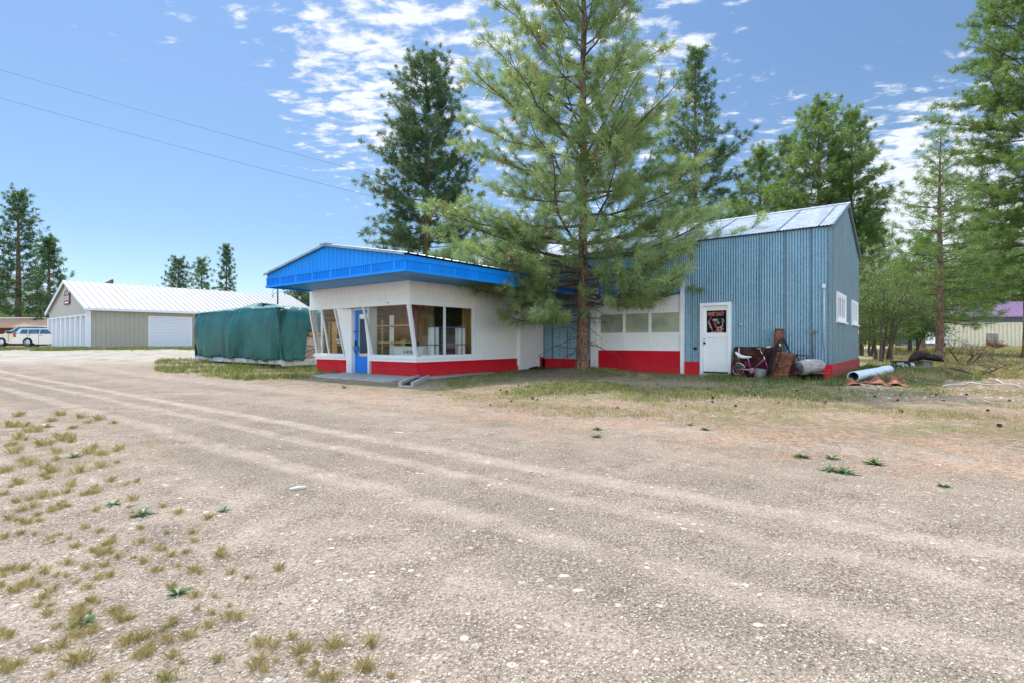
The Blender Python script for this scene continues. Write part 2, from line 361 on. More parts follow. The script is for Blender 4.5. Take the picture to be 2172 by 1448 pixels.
def np_mesh(name, verts, nside, mat, parent=None, loc=(0, 0, 0), tint=None, smooth_=False, faces=None):
    "verts (N,3) world coords; faces are consecutive runs of nside vertices unless given"
    inv = OBJM[parent.name].inverted() if parent is not None else Matrix.Translation(-Vector(loc))
    A = np.array(inv)[:3, :]; V = verts @ A[:, :3].T+A[:, 3]
    me = bpy.data.meshes.new(name); nv = len(V)
    idx = np.arange(nv, dtype=np.int32) if faces is None else faces.reshape(-1).astype(np.int32)
    nf = len(idx)//nside
    me.vertices.add(nv); me.vertices.foreach_set('co', V.astype(np.float32).ravel())
    me.loops.add(len(idx)); me.loops.foreach_set('vertex_index', idx)
    me.polygons.add(nf); me.polygons.foreach_set('loop_start', (np.arange(nf)*nside).astype(np.int32))
    try: me.polygons.foreach_set('loop_total', np.full(nf, nside, np.int32))
    except Exception: pass
    if smooth_: me.polygons.foreach_set('use_smooth', np.ones(nf, bool))
    if tint is not None:
        at = me.attributes.new('tint', 'FLOAT', 'POINT'); at.data.foreach_set('value', tint.astype(np.float32))
    me.materials.append(M[mat]); me.update(calc_edges=True); me.validate()
    o = bpy.data.objects.new(name, me); COL.objects.link(o)
    if parent is not None: o.parent = parent; OBJM[o.name] = OBJM[parent.name].copy()
    else: o.location = loc; OBJM[o.name] = Matrix.Translation(Vector(loc))
    return o
def copy_tree(o, loc, rotz=0, scale=1, parent=None):
    c = o.copy(); COL.objects.link(c)
    if parent is None: c.location = loc; c.rotation_euler = (0, 0, rotz); c.scale = (scale,)*3
    else: c.parent = parent
    for ch in list(o.children): copy_tree(ch, None, parent=c)
    return c
# ------------------------------------------------------------------ ground
TRK = (-10.75, -11.9, -13.1, -13.62, -14.3, -15.0)
def m_ground():
    m, nt, out = newmat('gravel_ground')
    P = node(nt, 'ShaderNodeNewGeometry').outputs['Position']
    rel = node(nt, 'ShaderNodeVectorMath', {0: P, 1: tuple(-C0)}, operation='ADD').outputs[0]
    def dot(v): return node(nt, 'ShaderNodeVectorMath', {0: rel, 1: tuple(v)}, operation='DOT_PRODUCT').outputs['Value']
    def noise(sc_, det=6.0, ro=.6, vec=P, dist=0.0): return node(nt, 'ShaderNodeTexNoise', {'Vector': vec, 'Scale': sc_, 'Detail': det, 'Roughness': ro, 'Distortion': dist}).outputs[0]
    s0, b0 = dot(SX), dot(TY)
    wob = mth(nt, 'MULTIPLY', mth(nt, 'SUBTRACT', noise(.22, 2.0), .5), 1.1)
    wob2 = mth(nt, 'MULTIPLY', mth(nt, 'SUBTRACT', noise(1.6, 4.0), .5), .30)
    b = mth(nt, 'ADD', b0, mth(nt, 'ADD', wob, wob2))
    bt = mth(nt, 'ADD', b0, mth(nt, 'ADD', mth(nt, 'MULTIPLY', wob, .28), mth(nt, 'MULTIPLY', wob2, .5)))
    e = noise(.55, 7.0, .65); e2 = noise(3.0, 6.0, .7); e3 = noise(.12, 4.0, .6); fine = noise(60.0, 4.0, .75)
    # pebbles at two sizes
    def peb(sc_):
        v = node(nt, 'ShaderNodeTexVoronoi', {'Vector': node(nt, 'ShaderNodeMapping', {0: P, 'Scale': (1, 1, .3)}).outputs[0], 'Scale': sc_})
        return node(nt, 'ShaderNodeSeparateColor', {0: v.outputs['Color']}).outputs[0], v.outputs['Distance']
    c1, d1 = peb(58.0); c2, d2 = peb(135.0); c3, d3 = peb(24.0)
    stone = ramp(nt, mth(nt, 'ADD', mth(nt, 'MULTIPLY', c1, .6), mth(nt, 'MULTIPLY', c2, .4)),
                 [(0, (.04, .032, .026)), (.3, (.165, .135, .105)), (.55, (.36, .30, .24)), (.8, (.56, .485, .405)), (1, (.64, .56, .46))])
    soil = ramp(nt, mth(nt, 'ADD', mth(nt, 'MULTIPLY', e2, .5), mth(nt, 'MULTIPLY', fine, .5)), [(.40, (.13, .10, .076)), (.60, (.43, .36, .285))])
    stf = sstep(nt, mth(nt, 'SUBTRACT', .55, d1), .0, .25)
    base = mixc(nt, mth(nt, 'MULTIPLY', stf, .75), soil, stone)
    big = mth(nt, 'MULTIPLY', sstep(nt, c3, .95, .965), sstep(nt, d3, .42, .34))
    base = mixc(nt, big, base, ramp(nt, c3, [(.95, (.5, .44, .36)), (.98, (.62, .57, .50)), (1, (.34, .31, .28))]))
    # tyre tracks: compacted, paler bands along the shop front
    tr = None
    for c, w, a in zip(TRK, (.5, .6, .17, .14, .18, .3), (.5, .35, 1.0, .8, .75, .35)):
        g = sstep(nt, mth(nt, 'ABSOLUTE', mth(nt, 'SUBTRACT', bt, c)), w, w*.25)
        g = mth(nt, 'MULTIPLY', g, a); tr = g if tr is None else mth(nt, 'MAXIMUM', tr, g)
    tr = mth(nt, 'MULTIPLY', tr, mth(nt, 'ADD', .15, mth(nt, 'MULTIPLY', mth(nt, 'ADD', e, e2), .75)), clamp=True)
    base = mixc(nt, mth(nt, 'MULTIPLY', tr, .36), base, mixc(nt, mth(nt, 'MULTIPLY', fine, .6), (.50, .43, .355), (.29, .24, .19)))
    # grey-green film of tiny weeds between the tracks
    mo = sstep(nt, mth(nt, 'ADD', mth(nt, 'MULTIPLY', e, .6), mth(nt, 'MULTIPLY', e2, .4)), .42, .58)
    band = mth(nt, 'MULTIPLY', sstep(nt, b, -15.3, -14.6), sstep(nt, b, -10.3, -11.3))
    mo = mth(nt, 'MULTIPLY', mth(nt, 'MULTIPLY', mo, band), mth(nt, 'SUBTRACT', 1.0, tr))
    base = mixc(nt, mth(nt, 'MULTIPLY', mo, .55), base, mixc(nt, sstep(nt, fine, .42, .6), (.085, .075, .05), (.27, .24, .185)))
    # dry needle litter and bare earth of the verge
    verge = sstep(nt, mth(nt, 'ADD', b, mth(nt, 'MULTIPLY', e, 1.6)), -9.6, -8.3)
    verge2 = sstep(nt, mth(nt, 'ADD', b, mth(nt, 'MULTIPLY', e, 2.4)), -11.6, -8.8)
    right = sstep(nt, s0, -9.5, -6.5)
    lit = mth(nt, 'MULTIPLY', mth(nt, 'MULTIPLY', verge2, right), sstep(nt, noise(1.3, 8.0, .75), .42, .58))
    fib = noise(16.0, 5.0, .7, node(nt, 'ShaderNodeMapping', {0: P, 'Scale': (1, 3.5, 1), 'Rotation': (0, 0, .5)}).outputs[0], 1.5)
    base = mixc(nt, mth(nt, 'MULTIPLY', lit, .85), base, ramp(nt, fib, [(.40, (.09, .055, .035)), (.5, (.34, .215, .135)), (.60, (.62, .47, .34))]))
    earth = ramp(nt, noise(9.0, 7.0, .75), [(.38, (.11, .08, .052)), (.5, (.30, .225, .15)), (.64, (.54, .44, .32))])
    base = mixc(nt, mth(nt, 'MULTIPLY', verge, mth(nt, 'ADD', .25, mth(nt, 'MULTIPLY', sstep(nt, e2, .4, .6), .6))), base, earth)
    gr = mth(nt, 'MULTIPLY', verge, sstep(nt, noise(.9, 7.0, .7), .47, .60))
    base = mixc(nt, mth(nt, 'MULTIPLY', gr, .6), base, ramp(nt, noise(14.0, 5.0, .7), [(.3, (.07, .10, .03)), (.7, (.22, .24, .08))]))
    # far: pale gravel yard on the left, dry field on the right and beyond
    yv = node(nt, 'ShaderNodeSeparateXYZ', {0: P}).outputs
    far = sstep(nt, mth(nt, 'ADD', yv[1], mth(nt, 'MULTIPLY', e3, 6.0)), 22.0, 27.0)
    lf = sstep(nt, mth(nt, 'ADD', yv[0], mth(nt, 'MULTIPLY', yv[1], .35)), 2.0, -2.0)
    field = ramp(nt, noise(1.1, 8.0, .7), [(.3, (.20, .21, .09)), (.5, (.42, .36, .21)), (.7, (.56, .48, .32))])
    yard = ramp(nt, noise(1.4, 8.0, .7), [(.3, (.19, .19, .11)), (.46, (.35, .32, .27)), (.7, (.46, .435, .395))])
    farc = mixc(nt, lf, field, yard)
    vfar = sstep(nt, yv[1], 52.0, 75.0)
    farc = mixc(nt, vfar, farc, (.20, .22, .10))
    base = mixc(nt, far, base, farc)
    h = mth(nt, 'ADD', mth(nt, 'MULTIPLY', mth(nt, 'SUBTRACT', 1.0, d1), mth(nt, 'SUBTRACT', 1.0, mth(nt, 'MULTIPLY', tr, .8))), mth(nt, 'ADD', mth(nt, 'MULTIPLY', mth(nt, 'SUBTRACT', 1.0, d2), .4), mth(nt, 'MULTIPLY', e2, 1.5)))
    bn = node(nt, 'ShaderNodeBump', {'Strength': .9, 'Distance': .014, 'Height': h}).outputs[0]
    base = mixc(nt, 1.0, base, (.93, .895, .86), 'MULTIPLY')
    p = node(nt, 'ShaderNodeBsdfPrincipled', {'Base Color': base, 'Roughness': .95, 'Specular IOR Level': .2, 'Normal': bn})
    nt.links.new(p.outputs[0], out.inputs[0]); return m
M['ground'] = m_ground()
def build_ground():
    ys = np.concatenate([[-1500, -300, -60, -12, -4, 0], np.geomspace(.8, 30, 190), np.geomspace(31.5, 60, 24), [75, 100, 150, 250, 500, 900, 2000]])
    us = np.concatenate([[-1500, -400, -100, -50], np.linspace(-44, 30, 186), [40, 60, 120, 500, 1500]])
    X, Y = np.meshgrid(us, ys)
    def sm(t): t = np.clip(t, 0, 1); return t*t*(3-2*t)
    d = np.where(Y > 0, Y, Y*.2)
    Z = .55*sm((d-15)/21)+.16*np.exp(-(((X-2.335)/1.3)**2+((Y-17.4)/.9)**2))
    V = np.stack([X.ravel(), Y.ravel(), Z.ravel()], 1)
    nx, ny = len(us), len(ys)
    i, j = np.meshgrid(np.arange(nx-1), np.arange(ny-1)); a = (j*nx+i).ravel()
    Fc = np.stack([a, a+1, a+1+nx, a+nx], 1)
    o = np_mesh('ground', V, 4, 'ground', smooth_=True, faces=Fc); setp(o, 'pale gravel lot with tyre tracks and a dry verge', 'ground', kind='structure')
    # far hills
    rng = np.random.default_rng(4); n = 220
    th = np.linspace(R(-75), R(75), n); prof = np.zeros(n)
    for k in range(1, 9): prof += np.sin(th*k*5+rng.uniform(0, 6))*(1/k)
    prof = (prof-prof.min())/(prof.max()-prof.min())
    deg = np.degrees(th)
    def g(c, w): return np.exp(-((deg-c)/w)**2)
    Hh = 8+14*prof+62*g(-50, 9)+70*g(43, 9)+35*g(55, 8)
    D = 620.0; rows = []
    for r_, hz in ((D, -2.0), (D*1.05, .42), (D*1.15, .8), (D*1.28, 1.0), (D*1.7, .6)):
        jit = 1+.10*rng.standard_normal(n)*(0 < hz < 1)
        rows.append(np.stack([np.sin(th)*r_, np.cos(th)*r_, np.where(hz < 0, -3, Hh*hz*jit*(r_/D))], 1))
    V = np.concatenate(rows); a = (np.arange(4)[:, None]*n+np.arange(n-1)[None]).ravel()
    Fc = np.stack([a, a+1, a+1+n, a+n], 1)
    o = np_mesh('hills', V, 4, 'hill', smooth_=True, faces=Fc); setp(o, 'distant dry and wooded hills', 'hills', kind='structure')
M['hill'] = mk('hillside', (.10, .14, .12), .95, var=.3, scale=.02, col2=(.07, .10, .10), bump=0)
build_ground()
# ------------------------------------------------------------------ sheet metal helpers
def corr(mb, org, ux, uz, length, zlo, zhi, out, pitch=.068, amp=.009, n=6, mask=None):
    "corrugated sheet: org + ux*t, top/bottom along uz given by functions or numbers, ribs push along out"
    org, ux, uz, out = map(Vector, (org, ux, uz, out))
    N = int(round(length/pitch)); st = length/N/n
    lo = zlo if callable(zlo) else (lambda t: zlo); hi = zhi if callable(zhi) else (lambda t: zhi)
    vs = []; fs = []
    ts = [i*st for i in range(N*n+1)]
    for t in ts:
        d = out*(amp*math.cos(2*math.pi*t/(length/N)))
        vs += [org+ux*t+uz*lo(t)+d, org+ux*t+uz*hi(t)+d]
    for i in range(len(ts)-1): fs.append((2*i, 2*i+2, 2*i+3, 2*i+1))
    sm = mb.smooth; mb.smooth = True; mb.add(vs, fs); mb.smooth = sm
def ribbed(mb, org, ux, uz, length, zlo, zhi, out, pitch=.23, rib=.035, amp=.018):
    "flat sheet with narrow trapezoid ribs"
    org, ux, uz, out = map(Vector, (org, ux, uz, out))
    lo = zlo if callable(zlo) else (lambda t: zlo); hi = zhi if callable(zhi) else (lambda t: zhi)
    N = max(1, int(round(length/pitch))); p = length/N; ts = []
    for i in range(N):
        c = (i+.5)*p; ts += [(c-rib, 0), (c-rib*.45, amp), (c+rib*.45, amp), (c+rib, 0)]
    ts = [(0, 0)]+ts+[(length, 0)]; vs = []
    for t, d in ts: vs += [org+ux*t+uz*lo(t)+out*d, org+ux*t+uz*hi(t)+out*d]
    mb.add(vs, [(2*i, 2*i+2, 2*i+3, 2*i+1) for i in range(len(ts)-1)])

# ------------------------------------------------------------------ tall galvanised barn
BL = 16.0; BW = 7.15; BE = 4.19; BR = 5.48
def gable(t): return BE+(BR-BE)*(1-abs(t-BW/2)/(BW/2))
barn = thing('metal_barn', 'tall galvanised corrugated barn with a low red base, white door and garage door', 'barn', FB @ Vector((-3, 0, 0)))
b = MB(FB)
GX0, GX1 = -7.375, -4.02          # garage frame
DX0, DX1 = -3.51, -2.584          # door frame
b.smooth = False
corr(b, (-BL, 0, 0), (1, 0, 0), (0, 0, 1), BL, .40, BE, (0, -1, 0), pitch=.072, amp=.0095)
b.m = 1; rs = random.Random(3)
x = -BL+.35
while x < -.1:
    if not (GX0-.05 < x < GX1+.05):
        zl = .42 if not (DX0-.05 < x < DX1+.05) else 2.25
        b.box(x-.009, x+.009, -.018, -.004, zl, BE-.02)
    else: b.box(x-.006, x+.006, -.018, -.004, 3.2, BE-.02)
    x += .66
b.build('front_wall', ['galv', 'seam'], barn)
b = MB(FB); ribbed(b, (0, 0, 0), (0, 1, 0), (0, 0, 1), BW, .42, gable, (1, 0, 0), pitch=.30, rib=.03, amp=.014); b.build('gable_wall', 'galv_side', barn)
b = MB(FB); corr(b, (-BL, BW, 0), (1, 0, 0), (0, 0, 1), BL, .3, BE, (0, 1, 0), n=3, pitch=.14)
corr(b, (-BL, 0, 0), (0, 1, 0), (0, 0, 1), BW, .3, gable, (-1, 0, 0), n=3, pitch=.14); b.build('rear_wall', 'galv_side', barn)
b = MB(FB); b.box(-.05, .022, -.022, .06, .42, BE); b.build('corner_flashing', 'galv_side', barn)
# red base in stretches between the openings
b = MB(FB)
for x0, x1 in ((-9.38, GX0), (GX1, DX0), (DX1, .035)): b.box(x0, x1, -.035, .05, -.2, .41)
b.build('base', 'red', barn, each=True)
b = MB(FB); b.box(-.05, .035, .052, BW+.03, -.2, .42); b.build('base', 'red_old', barn, label='faded dusty red base under the gable end')
# roof
b = MB(FB); ln = math.hypot(BW/2, BR-BE); up = Vector((0, BW/2, BR-BE)).normalized(); nn = Vector((0, -up.z, up.y))
up2 = Vector((0, -up.y, up.z)); nn2 = Vector((0, up.z, up.y))
corr(b, Vector((-BL-.06, 0, BE))+nn*.05, (1, 0, 0), up, BL+.14, -.13, ln, nn, pitch=.082, amp=.011)
b.quad(*[Vector((x, 0, BE))+nn*.03+up*t for x, t in ((-BL-.06, -.11), (.08, -.11), (.08, ln), (-BL-.06, ln))])
corr(b, Vector((-BL-.06, BW, BE))+nn2*.05, (1, 0, 0), up2, BL+.14, -.13, ln, nn2, pitch=.14, amp=.01, n=4)
b.quad(*[Vector((x, BW, BE))+nn2*.03+up2*t for x, t in ((-BL-.06, -.11), (.08, -.11), (.08, ln), (-BL-.06, ln))])
b.m = 1; x = -BL+.4
while x < 0:
    o_ = Vector((x, 0, BE))+nn*.062
    b.hexa([o_+up*-.12, o_+Vector((.035, 0, 0))+up*-.12, o_+Vector((.035, 0, 0))+up*ln, o_+up*ln], [o_+nn*.012+up*-.12, o_+Vector((.035, 0, 0))+nn*.012+up*-.12, o_+Vector((.035, 0, 0))+nn*.012+up*ln, o_+nn*.012+up*ln]); x += 1.02
b.build('roof', ['galv_roof', 'seam'], barn)
b = MB(FB)
for u_, n_ in ((up, nn), (up2, nn2)):
    o0 = Vector((0, 0 if u_ is up else BW, BE)); A = o0+n_*.066+u_*(ln-.16); B = Vector((0, BW/2, BR+.085))
    b.quad((-BL-.08, A.y, A.z), (.1, A.y, A.z), (.1, B.y, B.z), (-BL-.08, B.y, B.z))
b.build('ridge_cap', 'galv_roof', barn)
b = MB(FB)
for u_, n_, y0 in ((up, nn, 0), (up2, nn2, BW)):
    o0 = Vector((.082, y0, BE)); q = [o0+u_*-.13-n_*.06, o0+u_*ln-n_*.05, o0+u_*ln+n_*.062, o0+u_*-.13+n_*.062]
    b.hexa([Vector((.02, *p[1:])) for p in q], q)
b.build('rake_trim', 'galv_side', barn)
# garage door
g = MB(FB)
b = MB(FB); b.box(GX0, -7.09, -.09, .06, -.15, 2.93); b.box(-4.13, GX1, -.09, .06, -.15, 2.93)
b.build('garage_frame', 'white', barn, each=True)
b = MB(FB); b.box(-7.085, -4.135, -.05, .05, 2.55, 3.06); b.build('header_panel', 'blue_door', barn, label='blue panel above the garage door')
gd = MB(FB); gd.box(-7.085, -4.135, -.03, .05, .745, 1.335); gd.box(-7.085, -4.135, -.03, .05, 1.97, 2.545)
for x0, x1 in ((-7.085, -7.0), (-6.15, -6.05), (-5.22, -5.12), (-4.19, -4.135)): gd.box(x0, x1, -.03, .05, 1.337, 1.968)
for x0, x1 in ((-7.085, -7.0), (-6.15, -6.05), (-5.22, -5.12), (-4.19, -4.135)): gd.box(x0, x1, -.045, -.032, .76, 1.32)
gd.box(-7.085, -4.135, -.047, -.032, 1.245, 1.33); gd.box(-7.085, -4.135, -.047, -.032, .748, .80); gd.box(-7.085, -4.135, -.04, -.032, 2.24, 2.26)
gdo = gd.build('garage_door', 'white', barn)
gd = MB(FB); gd.box(-7.085, -4.135, -.03, .05, -.12, .742)
for x0, x1 in ((-7.085, -7.0), (-6.15, -6.05), (-5.22, -5.12), (-4.19, -4.135)): gd.box(x0, x1, -.045, -.032, .02, .7)
gd.box(-7.085, -4.135, -.043, -.032, .16, .185); gd.box(-5.0, -4.7, -.06, -.046, .13, .16)
gd.build('garage_door_lower', 'red', barn, label='red lower section of the garage door')
for x0, x1 in ((-6.995, -6.155), (-6.045, -5.225), (-5.115, -4.195)):
    w = MB(FB); w.box(x0, x1, -.028, -.024, 1.34, 1.965); wo = w.build('window', 'glass_clear', gdo)
    w = MB(FB); w.box(x0, x1, -.020, -.014, 1.34, 1.965); w.build('blind', 'blind', wo)
# white door with poster
b = MB(FB); b.box(DX0, DX0+.085, -.09, .06, -.05, 2.22); b.box(DX1-.085, DX1, -.09, .06, -.05, 2.22); b.box(DX0+.087, DX1-.087, -.088, .06, 2.13, 2.218)
b.build('door_frame', 'white', barn)
dx0, dx1 = DX0+.09, DX1-.09; W0, W1 = dx0+.10, dx1-.055
dr = MB(FB); dr.box(dx0, W0, -.035, .02, .12, 2.125); dr.box(W1, dx1, -.035, .02, .12, 2.125)
dr.box(W0, W1, -.035, .02, .12, .28); dr.box(W0, W1, -.035, .02, 1.16, 1.30); dr.box(W0, W1, -.035, .02, 1.985, 2.125); dr.box(W0, W1, -.02, .0, .281, 1.159)
door = dr.build('door', 'white', barn)
p = MB(FB); p.m = 0; p.box(W0, W1, -.012, .0, 1.30, 1.985)
pw = W1-W0; rnd = random.Random(8)
X_ = lambda u: W0+u*pw
Z_ = lambda v: 1.30+v*.685
p.m = 1
p.text('HONEST', (X_(.05), -.0145, Z_(.76)), (1, 0, 0), (0, 0, 1), .12, wid=pw*.40)
p.text('QUALITY', (X_(.49), -.0145, Z_(.76)), (1, 0, 0), (0, 0, 1), .12, wid=pw*.38)
def streak(pts, w, m):
    p.m = m
    for (x0, y0), (x1, y1) in zip(pts, pts[1:]):
        dx, dy = x1-x0, y1-y0; L = math.hypot(dx, dy) or 1; nx, ny = -dy/L*w, dx/L*w; yy = -.0145-.0004*m-rnd.random()*.0003
        p.quad((X_(x0+nx), yy, Z_(y0+ny)), (X_(x1+nx*.4), yy, Z_(y1+ny*.4)), (X_(x1-nx*.4), yy, Z_(y1-ny*.4)), (X_(x0-nx), yy, Z_(y0-ny)))
streak([(.10, .50), (.20, .66), (.25, .71)], .035, 3)
for k in range(7): a = k/6; streak([(.05+.02*k, .48-.04*k), (.14+.02*k, .46-.045*k), (.19+.015*k, .40-.05*k)], .012, (2, 1, 2, 3)[k % 4])
for k in range(7): streak([(.74+.015*k, .62-.05*k), (.84-.01*k, .58-.05*k), (.88-.03*k, .50-.045*k)], .012, (2, 3, 2, 1)[k % 4])
for k in range(26):
    a = rnd.uniform(0, 6.28); r0 = rnd.uniform(.02, .19); cx, cy = .48+r0*math.cos(a), .50+r0*.8*math.sin(a)
    streak([(cx, cy), (cx+rnd.uniform(-.08, .08), cy+rnd.uniform(-.04, .06))], .011, rnd.choice((1, 2, 2, 3)))
for k in range(15): a = k*6.28/15; streak([(.66+.05*math.cos(a), .17+.05*math.sin(a)), (.66+.19*math.cos(a), .17+.13*math.sin(a))], .014, (2, 3, 1)[k % 3])
streak([(.42, .43), (.47, .30), (.44, .24)], .05, 3); streak([(.30, .56), (.55, .62)], .018, 2)
p.m = 1; p.box(X_(.23), X_(.83), -.0146, -.0142, Z_(.015), Z_(.05))
M['posterblack'] = mk('poster_black', (.004, .006, .009), .6, spec=.15); M['posterpink'] = mk('poster_salmon', (.72, .22, .20), .4)
M['posterwhite'] = mk('poster_pale', (.55, .66, .62), .4); M['posterred'] = mk('poster_red', (.62, .02, .07), .4)
p.build('poster', ['posterblack', 'posterpink', 'posterwhite', 'posterred'], door)
for z_, r_ in ((.99, .028), (1.12, .02)):
    k = MB(FB); k.tube([(dx0+.045, -.036, z_), (dx0+.045, -.06, z_), (dx0+.045, -.085, z_), (dx0+.045, -.1, z_)], [r_*.9, r_*.5, r_*1.2, r_*.7], 12)
    k.build('door_knob', 'blackmetal' if z_ < 1 else 'chrome', door)
b = MB(FB); b.box(DX0+.01, DX1-.01, -.22, .03, -.1, .07); b.build('doorstep', 'concrete', barn)
# fittings on the wall
b = MB(FB); b.tube([(-2.33, -.03, 1.53), (-2.33, -.05, 1.53)], .035, 14); b.tube([(-2.33, -.052, 1.53), (-2.33, -.056, 1.53)], .01, 8); b.build('wall_fitting', 'chrome', barn)
b = MB(FB); b.tube([(-3.68, -.012, .83), (-3.68, -.024, .83)], .055, 14); b.build('vent_hole', 'dark', barn)
b = MB(FB); b.box(-.20, -.12, -.09, -.02, 2.50, 2.60); b.tube([(-.16, -.035, 2.5), (-.16, -.035, .9)], .012, 8); b.build('conduit', 'trimwhite', barn)
b = MB(FB); b.tube([(-.42, -.05, 1.30), (-.42, -.05, .45)], .014, 8); b.box(-.47, -.40, -.10, -.02, 1.26, 1.34); b.tube([(-.38, -.07, 1.37), (-.33, -.09, 1.26)], .014, 6); b.build('water_pipe', 'greywood_z', barn)
b = MB(FB); b.box(.012, .045, 6.6, 6.75, 1.30, 1.42); b.build('meter_plate', 'trimwhite', barn)
# two gable windows
for y0, y1, z0, z1 in ((.87, 2.85, 1.62, 2.46), (4.63, 6.36, 1.62, 2.45)):
    w = MB(FB); w.box(.012, .06, y0, y0+.10, z0, z1); w.box(.012, .06, y1-.10, y1, z0, z1); w.box(.012, .058, y0+.1, y1-.1, z1-.09, z1); w.box(.012, .058, y0+.1, y1-.1, z0, z0+.07)
    wo = w.build('window', 'white', barn)
    w = MB(FB); ym = (y0+y1)/2
    for a0, a1 in ((y0+.1, ym-.005), (ym+.005, y1-.1)):
        w.box(.02, .046, a0, a0+.07, z0+.07, z1-.09); w.box(.02, .046, a1-.07, a1, z0+.07, z1-.09); w.box(.02, .044, a0+.07, a1-.07, z0+.07, z0+.13); w.box(.02, .044, a0+.07, a1-.07, z1-.15, z1-.09)
        w.box(.02, .04, (a0+a1)/2-.02, (a0+a1)/2+.02, z0+.13, z1-.15)
    w.build('sash', 'white', wo)
    w = MB(FB); w.box(.022, .027, y0+.1, y1-.1, z0+.07, z1-.09); w.build('pane', 'glass_dark', wo)
    w = MB(FB); w.box(.0165, .0195, y0+.08, y1-.08, z0+.05, z1-.07); w.build('dark_fill', 'dark', wo)  # thin dark sheet behind the pane, standing in for unlit room depth
    w = MB(FB); w.box(.010, .11, y0-.06, y1+.06, z0-.05, z0-.004); w.build('sill', 'white', wo)

# ------------------------------------------------------------------ roadside store
st = thing('roadside_store', 'small white roadside store with red base, blue door and wide blue canopy roof', 'store', F @ Vector((-12, -3.2, 0)))
SL, SR = -14.5, -9.45
TB, TT = -6.45, -6.72      # wall foot and slanted top
zs, zw, zt, zc = .62, 2.08, 2.21, 2.78
def tslant(z): return TB+(TT-TB)*(z-zs)/(zw-zs)
b = MB(F); b.box(SL, -12.60, TB, TB+.15, -.1, .45); b.box(-11.50, SR, TB, TB+.15, .0, .45); b.box(SR-.15, SR, TB+.152, -.42, -.1, .45)
b.box(SL, SL+.15, TB+.152, -.1, -.1, .45); b.box(SR-.15, SR, -.40, -.12, -.1, .47)
b.m = 1
b.m = 0; b.build('base', 'red', st, each=True)
b = MB(F)                                        # mortar lines proud of the base
b.box(-11.5, SR, TB-.003, TB-.001, .235, .243); b.box(SL, -12.6, TB-.003, TB-.001, .225, .232); b.box(-14.02, -14.01, TB-.003, TB-.001, .23, .45)
b.build('base_joint', 'red_old', st, each=True)
# sills
b = MB(F); b.box(SL-.03, -12.75, TB-.05, TB+.15, .45, .54); b.box(SL-.06, -12.78, TB-.09, TB+.14, .542, zs)
b.box(-11.56, SR+.03, TB-.05, TB+.15, .452, .54); b.box(-11.52, SR+.06, TB-.09, TB+.14, .542, zs)
b.box(SR-.15, SR+.05, TB+.152, -4.0, .452, .54); b.box(SR-.14, SR+.08, TB+.142, -3.95, .542, zs)
b.build('sill', 'white', st, each=True)
# door surround
b = MB(F); b.box(-12.60, -12.50, TB-.02, TB+.25, .0, zw); b.box(-11.62, -11.56, TB-.06, TB+.25, .0, zw); b.box(-12.50, -11.62, TB+.05, TB+.25, 2.03, zw)
b.quad((-12.75, TB-.04, .45), (-12.60, TB-.02, .45), (-12.60, TB-.02, zw), (-12.98, TT+.02, zw)); b.quad((-12.98, TT+.02, zw), (-12.6, TB-.02, zw), (-12.6, TB-.02, zw+.02), (-12.98, TT, zw+.02))
b.quad((-11.56, TB-.06, .45), (-11.45, TB-.04, .45), (-11.56, TT, zw)); b.box(-12.75, -12.6, TB-.04, TB+.1, -.02, .449)
b.build('door_surround', 'white', st)
# fascia board above the windows + siding above
b = MB(F); b.box(SL-.02, SR+.02, TT-.03, TT+.12, zw, zt); b.box(SR-.14, SR+.03, TT+.121, -3.95, zw, zt); b.build('window_head', 'white', st)
b = MB(F)
b.box(SL+.02, SR-.02, TT+.02, TT+.1, zt, zc); x = SL
while x < SR-.02: b.box(x+.004, min(x+.198, SR), TT-.004, TT+.018, zt+.002, zc); x += .2
b.box(SR-.12, SR-.02, TT+.13, -.45, zt, zc); y = TT+.0
while y < -4.0: b.box(SR-.018, SR+.004, y+.005, min(y+.225, -3.98), zt+.002, zc); y += .23
y = -3.95
while y < -1.68: b.box(SR-.02, SR+.004, y+.005, min(y+.225, -1.66), .452, zc); y += .23
b.box(SR-.12, SR-.022, -3.97, -.1, .45, zt)
b.box(SL, SL+.12, TB+.15, -.1, .45, zc); b.prism([(TB+.02, .45), (TB+.15, .45), (TT+.13, zc), (TT+.005, zc)], 'x', SL, SL+.02)
b.build('siding', 'white_sh', st)
b = MB(F); b.box(SR-.02, SR+.10, -1.64, -.42, -.12, zc); b.box(SR-.02, SR+.03, -1.70, -1.645, .2, zc); b.box(SR-.02, SR+.02, -.41, -.05, .47, zc); b.build('pilaster', 'white_sh', st, each=True)
